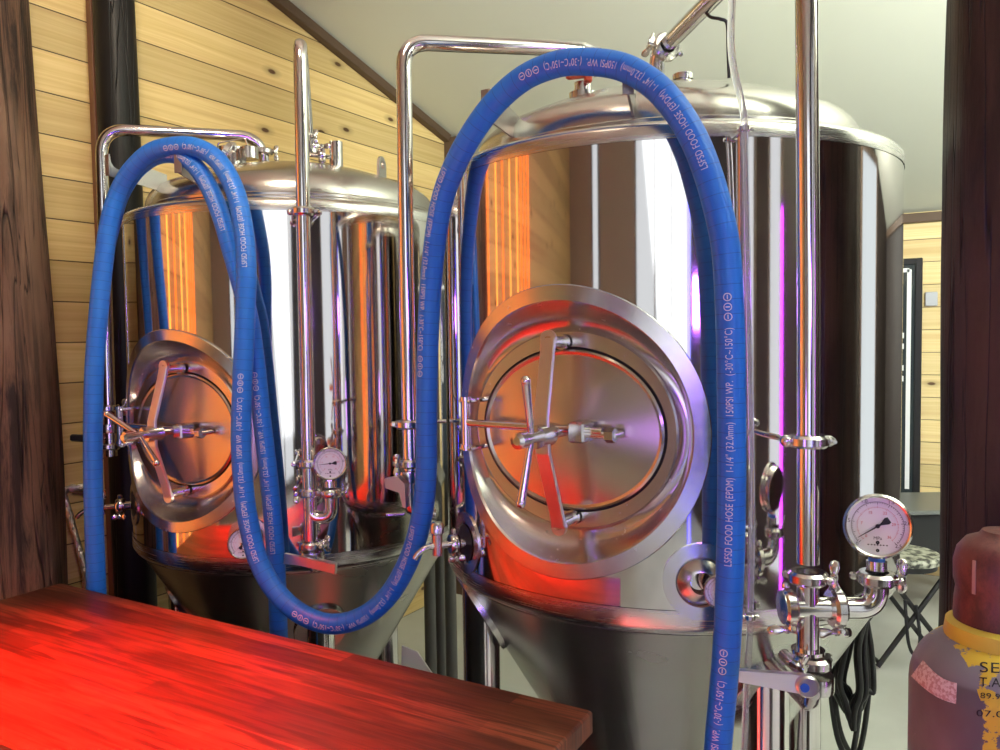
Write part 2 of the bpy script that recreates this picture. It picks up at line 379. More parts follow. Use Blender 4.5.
# red pendant over the table's left end
g = G(-1.16, 1.18)
t = bpy.data.objects.new('spot_lamp', None); C.objects.link(t); t.location = (g.x, g.y, 2.75); tag(t, 'black cylindrical spot lamp with red light above the left end of the table', 'lamp')
zc = cz2(g.y)-2.75
q = MB().lathe([(.045, .0), (.05, .0), (.05, .16), (.02, .18), (.006, .185), (.006, zc)], n=32, caps=False).lathe([(.045, 0), (.045, .15)], n=32, caps=False).build('housing', M['blackplastic'], world=True); q.parent = t
sp_ = bpy.data.lights.new('red_spot_light', 'SPOT'); sp_.energy = P['red']; sp_.color = (1, .016, .003); sp_.spot_size = radians(58); sp_.spot_blend = 1.; sp_.shadow_soft_size = .04
o = bpy.data.objects.new('red_spot_light', sp_); C.objects.link(o); o.location = (g.x, g.y, 2.76); o.rotation_euler = (Vector((0.07, .05, -1))).to_track_quat('-Z', 'Y').to_euler()
area('purple_side_light', tuple(G(.62, -1.0, 1.75)), .25, P['purple'], (.42, .12, 1.), tuple(G(.5, 1.7, 1.0)))
area('purple_left_light', tuple(G(-1.0, -.3, 1.15)), .35, 2.5, (.5, .2, 1.), tuple(G(-.5, 1.9, 1.0)))
# ------------------------------------------------------------------ small shared fittings
def clamp(mb, c, axis, r=.019, nut=(1, 0, 0), wing=True, wl=.03):
    """sanitary tri-clamp: a collar in two halves with hinge lug, bolt and wing nut"""
    c = Vector(c); x, y, a = frame(axis, nut); R_ = r*1.78
    mb.lathe([(r*1.02, -.011), (R_*.86, -.011), (R_, -.006), (R_, .006), (R_*.86, .011), (r*1.02, .011)], c, axis, 28, caps=False)
    for s_ in (-1, 1):
        mb.box(c+x*s_*(R_+.004), (.014, .022 if s_ > 0 else .012, .013), X=x, Z=a, bev=.003)
    q = c+x*(R_+.005)
    mb.cyl(q-y*.018, q+y*.020, .0036, 10).lathe([(.0045, 0), (.0075, .002), (.0075, .010), (.005, .012)], q+y*.012, y, 6)
    if wing:
        for s_ in (-1, 1):
            dv = (y*.35+a*s_).normalized()
            mb.lathe([(.001, 0), (.006, wl*.25), (.0095, wl*.62), (.007, wl*.92), (.001, wl)], q+y*.018, dv, 12, sc=(1, .34), hint=x)
    return mb
def dialtext(txt, size, o, X, Y, m, name, parent, root, off=.0004, th=.0006):
    cu = bpy.data.curves.new(name, 'FONT'); cu.body = txt; cu.size = size; cu.align_x = 'CENTER'; cu.align_y = 'CENTER'
    ob = bpy.data.objects.new(name+'_tmp', cu); C.objects.link(ob)
    dg = bpy.context.evaluated_depsgraph_get(); me = ob.evaluated_get(dg).to_mesh()
    X = Vector(X).normalized(); Y = Vector(Y).normalized(); N_ = X.cross(Y)
    vs = [Vector(o)+X*v.co.x+Y*v.co.y+N_*off for v in me.vertices]; fs = [list(p.vertices) for p in me.polygons]
    ob.evaluated_get(dg).to_mesh_clear(); bpy.data.objects.remove(ob)
    return vs, fs
def gauge(c, face, r, parent, root, needle=215, blue=True, stem=.05, name='pressure_gauge'):
    """round dial; face = unit vector out of the dial"""
    c = Vector(c); f = Vector(face).normalized(); Xr = Vector((0, 0, 1)).cross(f).normalized(); Yu = f.cross(Xr)
    body = MB().lathe([(r*.5, -.030), (r*.93, -.028), (r*.97, -.022), (r*.97, -.004), (r*1.06, -.004), (r*1.07, .004), (r*1.0, .008), (r*.95, .006), (r*.945, 0), (r*.2, 0)], c, f, 48)
    body.cyl(c-f*.014-Yu*(r*.93), c-f*.014-Yu*(r+stem), .0085, 14)
    body.lathe([(.0125, 0), (.0125, .014)], c-f*.014-Yu*(r+stem*.55), Yu, 6)
    body.lathe([(.017, 0), (.017, .016)], c-f*.014-Yu*(r+stem+.004), Yu, 20)
    g_ = body.build(name, M['fit'], parent, root=root)
    MB().lathe([(.0005, .001), (r*.945, .001)], c, f, 48, caps=False).build('dial_face', M['white'], g_, root=root)
    ink = MB(); red = MB()
    for k in range(51):
        an = radians(225-270*k/50); L = .09 if k % 5 == 0 else .045
        for (mbx, r0) in ((ink, .80),):
            dv = Xr*cos(an)+Yu*sin(an); mbx.box(c+f*.0018+dv*(r*(r0-L/2)), (r*L, r*.014, .0006), X=dv, Z=f)
    for k in range(61):
        an = radians(225-270*k/60); dv = Xr*cos(an)+Yu*sin(an)
        red.box(c+f*.0018+dv*(r*.62), (r*(.06 if k % 6 == 0 else .03), r*.012, .0006), X=dv, Z=f)
    for k in range(60):
        an = radians(222-264*(k+.5)/60); dv = Xr*cos(an)+Yu*sin(an); tv = f.cross(dv)
        ink.box(c+f*.0018+dv*(r*.80), (r*.062, r*.01, .0005), X=tv, Z=f)
    for k, tx in enumerate(('0', '.5', '1.0', '1.5', '2.0', '2.5')):
        an = radians(225-270*k/5); dv = Xr*cos(an)+Yu*sin(an)
        if tx: ink.add(*dialtext(tx, r*.17, c+f*.0018+dv*(r*.90 if k not in (0, 5) else r*.88), Xr, Yu, None, 'n', None, None))
    for k, tx in enumerate(('0', '7', '15', '22', '29', '36')):
        an = radians(225-270*k/5); dv = Xr*cos(an)+Yu*sin(an)
        red.add(*dialtext(tx, r*.13, c+f*.0018+dv*(r*.49), Xr, Yu, None, 'n', None, None))
    ink.add(*dialtext('MPa', r*.15, c+f*.0018-Yu*r*.40, Xr, Yu, None, 'n', None, None))
    for s_ in (-.28, -.18, -.09, .0, .09, .18, .28): ink.box(c+f*.0018-Yu*r*.62+Xr*r*s_, (r*.05, r*.035, .0005), X=Xr, Z=f)
    ink.lathe([(.0004, 0), (r*.06, 0)], c+f*.002-Yu*r*.54, f, 14, caps=False)
    ink.lathe([(.0004, 0), (r*.055, 0)], c+f*.002-Yu*r*.80, f, 14, caps=False)
    ink.build('dial_markings', M['ink'], g_, root=root); red.build('inner_scale', M['redink'], g_, root=root)
    an = radians(needle); dv = Xr*cos(an)+Yu*sin(an); pv = f.cross(dv)
    nd = MB().prism([(-r*.42, -r*.10), (-r*.33, -r*.12), (-r*.12, -r*.03), (r*.72, -r*.006), (r*.72, r*.006), (-r*.12, r*.03), (-r*.33, r*.12), (-r*.42, r*.10)], c+f*.004, dv, pv, .001)
    nd.lathe([(r*.07, 0), (r*.06, .002)], c+f*.004, f, 16)
    nd.build('needle', M['ink'], g_, root=root)
    if blue:
        MB().lathe([(.0095, -.004), (.0135, -.003), (.0135, .003), (.0095, .004)], c-f*.014-Yu*(r*1.0+stem*.32), Yu, 16).build('sealing_tape', M['bluetape'], g_, root=root)
    return g_
# ------------------------------------------------------------------ fermentation tanks
class Tank:
    def __init__(s, c, R_, rim, seam, Rd, label, hd, hole):
        s.c = Vector((c[0], c[1], 0)); s.R = R_; s.rim = rim; s.seam = seam; s.Rd = Rd
        s.t = thing('fermentation_tank', (c[0], c[1], 0), label, 'fermentation tank', 'fermentation tanks')
        R, c3 = R_, s.c
        az_m, z_m = hole; nn, nz_ = 240, 90; b = MB(); z0_, z1_ = seam+.045, rim
        rows = [[s.pos(360*j/nn, R, z0_+(z1_-z0_)*i/nz_) for j in range(nn)] for i in range(nz_+1)]
        fs = []
        for i in range(nz_):
            for j in range(nn):
                az = 360*(j+.5)/nn; da = radians((az-az_m+180) % 360-180)*R; dz_ = z0_+(z1_-z0_)*(i+.5)/nz_-z_m
                if (da/1.02)**2+dz_**2 < .27**2: continue       # the door opening
                k = (j+1) % nn; fs.append([i*nn+j, (i+1)*nn+j, (i+1)*nn+k, i*nn+k])
        b.add([p for r in rows for p in r], fs)
        s.part(b, 'shell', 'polished')
        # top band: rounded shoulder carrying the dome
        w = R-Rd
        s.part(MB().lathe([(R+.0015, rim-.001), (R+.0015, rim+.022), (R-.001, rim+.027), (R-.006, rim+.033), (R-.014, rim+.036), (Rd-.02, rim+.040)], c3, n=128, caps=False), 'shoulder_band', 'band')
        z = rim+.036; kn = .075; prof = [(Rd, z), (Rd, z+.014), (Rd+.003, z+.017), (Rd+.003, z+.024), (Rd, z+.027)]
        z2 = z+.027
        for k in range(1, 9):
            a = k/8*radians(66); prof.append((Rd-kn*(1-cos(a)), z2+kn*sin(a)))
        r0, z0 = prof[-1]
        for k in range(1, 13):
            q = k/12; rr = r0*(1-q); prof.append((max(rr, .0005), z0+(hd)*(1-(rr/r0)**2)))
        s.domeprof = prof; s.top = prof[-1][1]
        s.part(MB().lathe(prof, c3, n=96, caps=False), 'dome', 'dome')
        s.part(MB().lathe([(R+.002, seam+.046), (R+.002, seam+.012), (R-.004, seam), (R-.016, seam-.008)], c3, n=128, caps=False), 'seam_band', 'band')
        zb = seam-.008-(R-.016-.05)/math.tan(radians(31)); s.zb = max(zb, .2)
        rb_ = R-.016-(seam-.008-s.zb)*math.tan(radians(31))
        s.part(MB().lathe([(R-.014, seam-.008), (R-.022, seam-.016), (rb_, s.zb), (rb_, s.zb-.04)], c3, n=128, caps=True), 'cone', 'cone')
    def part(s, mb, name, m, parent=None, **k):
        return mb.build(name, M[m] if isinstance(m, str) else m, parent or s.t, root=s.t, **k)
    def pos(s, az, r, z): a = radians(az); return s.c+Vector((sin(a)*r, cos(a)*r, z))
    def out(s, az): a = radians(az); return Vector((sin(a), cos(a), 0))
    def domez(s, r):
        p = s.domeprof
        for i in range(len(p)-1):
            if p[i+1][0] <= r <= p[i][0] and p[i][0] > p[i+1][0]:
                return p[i][1]+(p[i+1][1]-p[i][1])*(p[i][0]-r)/(p[i][0]-p[i+1][0])
        return p[-1][1]
    def leg(s, az, r, rr=.046):
        p = s.pos(az, r, 0); zt = s.seam-.03-(s.R-.02-r)/math.tan(radians(31))+.10
        zt = min(zt, s.seam-.01)
        lg = s.part(MB().lathe([(rr, .05), (rr, zt)], p, n=28, caps=True), 'leg', 'pipe')
        s.part(MB().lathe([(.012, .012), (.012, .06), ], p, n=12).lathe([(.055, 0), (.055, .008), (.03, .02), (.012, .022)], p, n=24), 'levelling_foot', 'fit', lg)
        # round pad between leg and cone: a disc lying on the cone surface
        n_ = (s.out(az)*cos(radians(31))-Vector((0, 0, 1))*sin(radians(31))).normalized()
        zz = s.seam-.02-(s.R-.02-r)/math.tan(radians(31))
        s.part(MB().lathe([(rr*1.9, -.012), (rr*1.9, .004), (rr*1.86, .006), (rr*.5, .006)], s.pos(az, r, zz)+Vector((0, 0, .0)), n_, 36, caps=False, sc=(1.25, 1)), 'leg_pad', 'cone', lg)
    def manway(s, az, z, k=1., yaw_t=0., scrw=8):
        R = s.R; n_ = s.out(az); lat = Vector((-n_.y, n_.x, 0))      # lat: to the right seen from outside
        lat = Vector((n_.y, -n_.x, 0)) * -1
        up_ = Vector((0, 0, 1)); dp = R-.058; cc = s.c
        def cylp(a, h, off): # a arc metres to lat
            th = a/R
            return cc+n_*((R+off)*cos(th))+lat*((R+off)*sin(th))+up_*(z+h)
        N_ = 96; rows = []
        for (r, off) in ((.298*k, 0), (.298*k, .007), (.296*k, .009), (.266*k, .009), (.263*k, .004)):
            rows.append([cylp(r*1.02*cos(2*pi*j/N_), r*sin(2*pi*j/N_), off) for j in range(N_)])
        # blend ring: from the curved band in to the flat flange
        fa, fb = .235*k, .206*k
        def fp(a, b, o): return [cc+n_*(dp+o)+lat*(a*cos(2*pi*j/N_))+up_*(z+b*sin(2*pi*j/N_)) for j in range(N_)]
        tgt = fp(fa, fb, -.006); src = rows[-1]; blend = []
        for q in (.25, .5, .75, 1.):
            e = q**1.5
            blend.append([Vector(src[j]).lerp(tgt[j], q)-n_*(.016*sin(pi*q)) for j in range(N_)])
        mw = s.part(MB().grid(rows), 'manway', 'flange', smooth=14)
        s.part(MB().grid([rows[-1]]+blend), 'recess_wall', 'flange', mw)
        fl = MB().grid([tgt, fp(fa, fb, .004), fp(fa*.985, fb*.985, .007), fp(.214*k, .172*k, .007), fp(.212*k, .170*k, .001), fp(.2*k, .16*k, .0)])
        s.part(fl, 'flange', 'flange', mw)
        s.part(MB().grid([fp(.2125*k, .1705*k, .001), fp(.2105*k, .1685*k, .003), fp(.207*k, .165*k, .001)]), 'gasket', 'black', mw)
        dr = [fp(.2085*k, .1665*k, .002), fp(.2085*k, .1665*k, .009), fp(.204*k, .162*k, .012), fp(.198*k, .156*k, .009)]
        for q in (.9, .75, .6, .45, .3, .15, .06, .005):
            dr.append(fp(.198*k*q, .156*k*q, .009+.020*(1-q)))
        s.part(MB().grid(dr), 'door', 'door', mw, smooth=30)
        D = dp+.012
        def q3(a, b, o): return cc+n_*(D+o)+lat*a+up_*(z+b)
        # yoke: bent flat bar, two feet on the flange
        yh = MB(); ca, sa = cos(radians(yaw_t)), sin(radians(yaw_t))
        def yk(t, o): return q3(t*sa, t*ca, o)
        L = .178*k
        pl = [yk(L+.012, .062), yk(L-.02, .070), yk(.035, .108), yk(-.035, .108), yk(-L+.02, .070), yk(-L-.012, .062)]
        wd = (lat*ca-up_*sa)
        for a_, b_ in zip(pl[:-1], pl[1:]):
            dd = b_-a_; yh.box((a_+b_)/2, (dd.length+.004, .032, .009), X=dd, Z=n_, bev=.002)
        yh.lathe([(.017, -.005), (.017, .004)], pl[0], n_, 20).lathe([(.017, -.005), (.017, .004)], pl[-1], n_, 20)
        yo = s.part(yh, 'yoke', 'handle', mw, smooth=25)
        ft = MB()
        for sg in (1, -1): s.part(MB().cyl(yk(sg*(L+.004), .0), yk(sg*(L+.004), .066), .0125, 20).lathe([(.016, 0), (.016, .012)], yk(sg*(L+.004), .0), n_, 20), 'yoke_foot', 'fit', mw)
        hb = MB().cyl(q3(0, 0, .085), q3(0, 0, .135), .023, 24).cyl(q3(0, 0, .01), q3(0, 0, .175), .011, 16).lathe([(.011, 0), (.016, .004), (.016, .03), (.008, .034)], q3(0, 0, .170), n_, 16)
        s.part(hb, 'screw_hub', 'fit', mw)
        # hand bars through the screw
        cb = cos(radians(scrw)); sb = sin(radians(scrw)); hv = (up_*cb+lat*sb); hb2 = MB()
        for sg, LL in ((1, .115), (-1, .125)):
            dv = (hv*sg+n_*.25).normalized(); e = q3(0, 0, .15)+dv*LL
            hb2.tube([q3(0, 0, .15)+dv*.01, q3(0, 0, .15)+dv*(LL*.5), e], [.0065, .0075, .009], 14).ball(e, .010, 12)
        s.part(hb2, 'hand_bar', 'pipe', mw)
        # davit: hinge post on the left of the flange, arm across to the door centre
        hx = -(fa-.008)
        hp = MB().cyl(q3(hx, -.052, .045), q3(hx, .062, .045), .010, 16)
        for zz in (-.048, .056):
            hp.box(q3(hx, zz, .022), (.034, .060, .010), X=lat, Z=up_, bev=.003).lathe([(.014, -.004), (.014, .004)], q3(hx, zz+.005, .045), up_, 16)
        hp.tube(bend([q3(hx, .03, .045), q3(hx, .008, .045), q3(hx+.03, .008, .045), q3(.10, .006, .045)], .018), .0085, 14)
        s.part(hp, 'hinge_arm', 'pipe', mw)
        bk = MB().box(q3(.052, .004, .045), (.036, .05, .042), X=lat, Z=up_, bev=.004).cyl(q3(.06, .0, .045), q3(.122, .0, .045), .008, 14)
        bk.lathe([(.015, 0), (.015, .018)], q3(.108, .0, .045), lat, 6).cyl(q3(.122, 0, .01), q3(.122, 0, .046), .007, 12)
        s.part(bk, 'door_bracket', 'fit', mw)
        return mw
    def bracket(s, az, A, L, dz=0.):
        """hose hook welded on the dome: flat plate with U notch and end lip"""
        r = s.Rd-.012; p = s.pos(az, r, s.rim+.10+dz); o = s.out(A); u_ = Vector((0, 0, 1))
        nt = .5*L
        poly = [(-.035, -.025), (L, .00), (L, .055), (L-.008, .055)]
        R_ = .027; c0 = L-.008-R_
        for k in range(0, 9):
            a = pi*k/8; poly.append((c0+R_*cos(-a), .048+R_*sin(-a)))
        poly += [(c0-R_-.012, .052), (-.035, .03)]
        mb = MB().prism(poly, p, o, u_, .005)
        mb.box(p+o*L+u_*.03, (.005, .022, .06), X=o, bev=.001)
        s.part(mb, 'hose_bracket', 'darkplate')
        # short stay down to the shoulder
        return p, o
    def lug(s, az, r, turn=0):
        z = s.domez(r)-.004; o = s.pos(az, r, z); X = s.out(az+90+turn); n = 16
        outer = [(.034, 0)]+[(.034*cos(pi*k/n)*.95, .038+.030*sin(pi*k/n)) for k in range(n+1)]+[(-.034, 0)]
        inner = [(.013*cos(2*pi*k/(len(outer)-0))-0, .040+.013*sin(2*pi*k/len(outer))) for k in range(len(outer))]
        mb = MB(); m_ = len(outer); Y = Vector((0, 0, 1)); N_ = X.cross(Y)
        # ring-like plate: match outer and inner loops by angle
        def ang(p): return atan2(p[1]-.04, p[0])
        inner = [(.014*cos(ang(p)), .04+.014*sin(ang(p))) for p in outer]
        R_ = [[o+X*a+Y*b+N_*t for a, b in lp] for lp, t in ((outer, -.004), (inner, -.004), (inner, .004), (outer, .004), (outer, -.004))]
        mb.grid(R_); s.part(mb, 'lifting_lug', 'handle')
def sampler(tk, az, z, toward, L=1., name='sample_valve', k=1.):
    """sampling cock in a small round recess"""
    n_ = tk.out(az); lat = Vector((-n_.y, n_.x, 0)); up_ = Vector((0, 0, 1)); N_ = 48; rows = []
    for (r, off) in ((.066*k, 0), (.066*k, .004), (.046*k, .004), (.044*k, -.004)):
        rows.append([tk.c+n_*((tk.R+off)*cos(r*cos(2*pi*j/N_)/tk.R))+lat*((tk.R+off)*sin(r*cos(2*pi*j/N_)/tk.R))+up_*(z+r*1.08*sin(2*pi*j/N_)) for j in range(N_)])
    rg = tk.part(MB().grid(rows), 'port_ring', 'flange')
    base = tk.c+n_*tk.R+up_*z
    MB_ = MB().lathe([(.042*k, .0035), (.020*k, .005), (.0005, .006)], base, n_, 32, caps=False, sc=(1, 1))
    tk.part(MB_, 'port_well', 'black', rg)
    o = Vector(toward).normalized(); q = base+n_*.005
    l_ = L; vb = MB().cyl(q, q+o*.05*l_, .013, 16); clamp(vb, q+o*.035*l_, o, .014, nut=(0, 0, -1), wl=.022)
    vb.cyl(q+o*.04*l_, q+o*.115*l_, .0085, 14)
    vb.lathe([(.012, 0), (.012, .03), (.016, .034), (.016, .052), (.012, .058)], q+o*.09*l_-up_*.004, up_, 16)
    vb.cyl(q+o*.09*l_-up_*.022, q+o*.09*l_+up_*.01, .011, 12)
    vb.tube(smooth_path([q+o*.10*l_, q+o*.125*l_-up_*.002, q+o*.15*l_-up_*.012, q+o*.165*l_-up_*.026], 5), [.007]*15+[.006], 12)
    tk.part(vb, name, 'fit')
def butterfly(mb, c, axis, r=.02):
    mb.lathe([(r*1.9, -.014), (r*1.95, -.010), (r*1.95, .010), (r*1.9, .014)], c, axis, 32)
# ---- the near tank
T2 = Tank((.42, 2.08), .56, H+.367, H-.585, .475, 'big polished steel conical fermentation tank in front on the right with the larger round door', .105, (213, 1.402))
# ---- the far tank
T1 = Tank((-.69, 2.755), .54, H+.353, H-.662, .472, 'polished steel conical fermentation tank further back at left by the black post', .095, (208, 1.338))
T2.manway(213, 1.402, 1., yaw_t=-3, scrw=3)
T1.manway(208, 1.338, .98, yaw_t=0, scrw=-58)
for az, r in ((162, .44), (256, .49), (342, .44), (72, .45)): T2.leg(az, r)
for az, r in ((160, .40), (250, .40), (340, .36), (42, .36)): T1.leg(az, r, .042)
T2.bracket(235, 210, .125, -.012); T2.bracket(198, 195, .10, -.015)
T1.bracket(228, 215, .15, .02); T1.bracket(200, 190, .12, .0)
T2.lug(72, .38, 30); T1.lug(112, .34, -10); T2.lug(300, .34); T1.lug(300, .34)
PR = .019
# ---- near tank: cleaning pipe with cross, gauge and valve
def q2(x, y, v=1.38): return pt(x, y, v)
v0 = 1.38
top = q2(806, -95); port = pt(656, 62, 1.95)
cip = MB().tube(bend([q2(808, 563), q2(808.5, 300), top, pt(735, -25, 1.62), pt(668, 44, 1.90)], .07, 10), PR, 24)
p_ = T2.part(cip, 'cleaning_pipe', 'pipe')
b = MB(); clamp(b, pt(666, 47, 1.905), pt(735, -25, 1.62)-pt(668, 44, 1.90), PR, nut=(-1, 0, .3))
b.tube(bend([pt(668, 44, 1.90), pt(657, 56, 1.93), pt(657, 85, 1.96)], .03), PR*.95, 20)
T2.part(b, 'pipe_union', 'fit', p_)
b = MB(); clamp(b, q2(808.5, 441), (0, 0, 1), PR, nut=(1, 0, 0), wing=False)
b.cyl(q2(787, 441), pt(778, 437, 1.56), .006, 12).ball(q2(786, 441), .011).ball(q2(829, 441), .010)
T2.part(b, 'pipe_bracket', 'fit', p_)
b = MB(); clamp(b, q2(808, 577), (0, 0, 1), PR, nut=(.75, -.5, 0)); T2.part(b, 'clamp', 'fit', p_)
cross = MB().cyl(q2(808, 585), q2(808, 652), PR, 24)
cross.tube(bend([q2(788, 607), q2(835, 608), q2(876, 608), q2(877, 580)], .062, 12), PR*1.06, 24)
for pp, ax in ((q2(808, 652), (0, 0, 1)),): cross.lathe([(PR*1.5, 0), (PR*1.5, .006)], pp, ax, 24)
cr_ = T2.part(cross, 'cross_fitting', 'pipe', p_)
b = MB(); clamp(b, q2(788, 607), (1, 0, 0), PR*.95, nut=(0, -.4, -1), wl=.034); b.lathe([(.0005, 0), (PR*1.5, .001), (PR*1.5, .008)], q2(781, 607), (1, 0, 0), 24); T2.part(b, 'end_cap', 'fit', p_)
b = MB(); clamp(b, q2(836, 608), (1, 0, 0), PR*1.05, nut=(0.1, -.4, -1), wl=.036); T2.part(b, 'clamp', 'fit', p_)
b = MB(); clamp(b, q2(877, 578), (0, 0, 1), PR, nut=(1, -.5, 0), wl=.034); T2.part(b, 'clamp', 'fit', p_)
gauge(q2(877.5, 526, 1.365), Vector((-.36, -1, .10)), .052, T2.t, T2.t, needle=214, stem=.022)
b = MB(); clamp(b, q2(812, 661), (0, 0, 1), PR, nut=(-.9, -.4, 0)); T2.part(b, 'clamp', 'fit', p_)
vc = q2(814, 682)
b = MB(); butterfly(b, vc, (0, 0, 1), PR*.92); b.cyl(vc, vc+Vector((-.01, .12, 0)), .012, 14); b.tube(bend([vc-Vector((0, 0, .01)), vc+Vector((0, .02, -.05)), vc+Vector((0, .25, -.06))], .03), PR*.8, 16)
b.cyl(vc, vc+Vector((-.02, -.05, 0)), .010, 14)
vv = T2.part(b, 'butterfly_valve', 'fit')
# lever: tapering folded bar to the left with a round boss and blue dot
h0 = q2(806, 684, 1.33); h1 = q2(739, 675, 1.36); X = (h0-h1).normalized(); Z = Vector((0, 0, 1)); L = (h0-h1).length
b = MB().prism([(0, -.010), (L-.012, -.016), (L+.004, -.017), (L+.016, -.010), (L+.018, 0), (L+.014, .010), (L+.002, .017), (L-.012, .016), (0, .010)], h1, X, Z, .012)
b.lathe([(.019, -.001), (.019, .012), (.016, .015)], h0, (-.12, -1, 0), 24)
hl = T2.part(b, 'lever', 'handle', vv)
T2.part(MB().lathe([(.0075, .014), (.0075, .0165), (.0005, .017)], h0-Vector((.006, 0, 0))*1, (-.12, -1, 0), 20), 'lever_dot', 'bluedot', vv)
# ---- near tank: blow-off pipe on its left side
A2 = 1.96
bp = MB().tube(bend([pt(411, 470, A2), pt(407, 300, A2), pt(403.5, 42, A2), pt(598, 50, 2.12), pt(601, 76, 2.14)], .065, 10), PR, 24)
p_ = T2.part(bp, 'blow_off_pipe', 'pipe')
b = MB(); clamp(b, pt(411, 463, A2), (0, 0, 1), PR, nut=(-1, -.3, 0)); T2.part(b, 'clamp', 'fit', p_)
b = MB(); butterfly(b, pt(409, 476, A2), (0, 0, 1), PR*.8); b.cyl(pt(409, 476, A2), pt(396, 487, A2-.05), .009, 12)
b.tube(bend([pt(410, 480, A2), pt(411, 512, A2), pt(434, 514, A2+.02)], .03), PR*.85, 18)
b.cyl(pt(386, 515, A2-.02), pt(404, 514, A2-.01), .005, 10)
vv = T2.part(b, 'butterfly_valve', 'fit')
T2.part(MB().prism([(-.022, .016), (.012, .022), (.03, .006), (.032, -.052), (.024, -.05), (.016, -.016), (-.02, -.006)], pt(395, 485, A2-.06), (1, -.3, 0), (0, 0, 1), .024), 'lever', 'handle', vv)
b = MB(); clamp(b, pt(409, 424, A2), (0, 0, 1), PR, nut=(1, 0, 0), wing=False); b.cyl(pt(414, 424, A2), pt(446, 421, A2+.02), .005, 10); T2.part(b, 'pipe_bracket', 'fit', p_)
# top fittings: wire bail, red-handled cock, plug
b = MB().tube(bend([pt(583, 52, 2.05), pt(583, 47, 2.05), pt(601, 48, 2.06), pt(602, 58, 2.06)], .006), .0025, 8); T2.part(b, 'wire_bail', 'fit', p_)
cp = pt(583, 83, 1.86)
b = MB().lathe([(.026, -.03), (.026, 0), (.032, .004), (.032, .022), (.02, .026), (.02, .045)], cp-Vector((0, 0, .045)), n=24); vv = T2.part(b, 'relief_valve', 'fit')
T2.part(MB().box(pt(577, 76, 1.83), (.05, .018, .012), X=(1, .2, .15), bev=.004).box(pt(588, 78, 1.83), (.018, .022, .022), bev=.004), 'valve_handle', 'redpl', vv)
pg = pt(683, 80, 1.85); T2.part(MB().lathe([(.018, -.04), (.018, .0), (.023, .0), (.023, .012), (.008, .015)], pg, n=24), 'top_plug', 'fit')
# thermometer in a conical recess
def thermo(tk, az, z, r=.072, dr=.034, n_off=.0, ring='recess_ring'):
    n_ = tk.out(az); lat = Vector((-n_.y, n_.x, 0)); up_ = Vector((0, 0, 1)); N_ = 48
    def rg(rr, off): return [tk.c+n_*((tk.R+off)*cos(rr*cos(2*pi*j/N_)/tk.R))+lat*((tk.R+off)*sin(rr*cos(2*pi*j/N_)/tk.R))+up_*(z+rr*1.04*sin(2*pi*j/N_)) for j in range(N_)]
    a = tk.part(MB().grid([rg(r, 0), rg(r, .005), rg(r*.66, .006), rg(r*.62, .003)]), ring, 'flange')
    base = tk.c+n_*(tk.R+.002)+up_*z
    tk.part(MB().lathe([(r*.62, .0), (r*.40, .012), (r*.30, .014)], base, n_, 40, caps=False), 'recess_cone', 'dome', a)
    return base, n_
base, n_ = thermo(T2, 184, pt(701, 580, 1.53).z, .072)
gauge(base+n_*.05+Vector((.03, 0, -.004)), (-.25, -1, .12), .031, T2.t, T2.t, needle=30, blue=False, stem=-.02, name='thermometer')
base, n_ = thermo(T1, 182, pt(243, 537, 2.24).z, .060)
gauge(base+n_*.045, (.05, -1, .1), .040, T1.t, T1.t, needle=60, blue=False, stem=-.03, name='thermometer')
sampler(T2, 244, pt(458, 541, 1.85).z, (-1, -.35, .0), L=.72)
sampler(T1, 236, pt(140, 505, 2.45).z, (-1, -.12, -.04), k=.9)
# ---- far tank: cleaning pipe with elbow gauge
V1 = 2.13
def q1(x, y, v=V1): return pt(x, y, v)
p_ = T1.part(MB().tube(bend([q1(311, 540), q1(305, 300), q1(300, 45), pt(302, 52, 2.55), pt(309, 150, 2.64)], .055, 10), PR*.95, 24), 'cleaning_pipe', 'pipe')
b = MB(); clamp(b, pt(309, 152, 2.64), (0, 0, 1), PR, nut=(1, 0, 0)); clamp(b, pt(306, 136, 2.62), (0, 0, 1), PR*.6, nut=(1, 0, 0)); T1.part(b, 'pipe_union', 'fit', p_)
b = MB(); clamp(b, q1(303.5, 212), (0, 0, 1), PR*.95, nut=(1, 0, 0), wing=False)
for x in (290, 317): b.ball(q1(x, 212), .009); b.cyl(q1(x, 212), pt(x+2, 214, 2.24), .005, 8)
T1.part(b, 'pipe_bracket', 'fit', p_)
b = MB(); clamp(b, q1(309.5, 463), (0, 0, 1), PR*.95, nut=(-1, 0, 0), wing=False); b.cyl(q1(298, 463), pt(296, 463, 2.24), .006, 10); T1.part(b, 'pipe_bracket', 'fit', p_)
b = MB(); clamp(b, q1(310, 492), (0, 0, 1), PR*.95, nut=(-1, -.3, 0), wl=.026); T1.part(b, 'clamp', 'fit', p_)
T1.part(MB().tube(bend([q1(310, 508), q1(311, 517.5), q1(331, 517.5), q1(331, 494)], .03, 10), PR*.95, 20), 'elbow_pipe', 'pipe', p_)
b = MB(); clamp(b, q1(331, 493), (0, 0, 1), PR*.85, nut=(1, -.3, 0), wl=.026); T1.part(b, 'clamp', 'fit', p_)
gauge(q1(330, 463.5, V1-.02), (.22, -1, .08), .0415, T1.t, T1.t, needle=184, stem=.018, blue=False)
b = MB(); clamp(b, q1(311, 545), (0, 0, 1), PR*.95, nut=(1, -.3, 0), wl=.024); b.ball(q1(303, 548), .012).ball(q1(324, 543), .010); T1.part(b, 'clamp', 'fit', p_)
vc = q1(312, 556); b = MB(); butterfly(b, vc, (0, 0, 1), PR*.9); b.tube(bend([vc, vc+Vector((0, .02, -.04)), vc+Vector((0, .25, -.05))], .03), PR*.8, 16); vv = T1.part(b, 'butterfly_valve', 'fit')
a_, c_ = q1(285, 559, V1-.05), q1(336, 569, V1-.10)
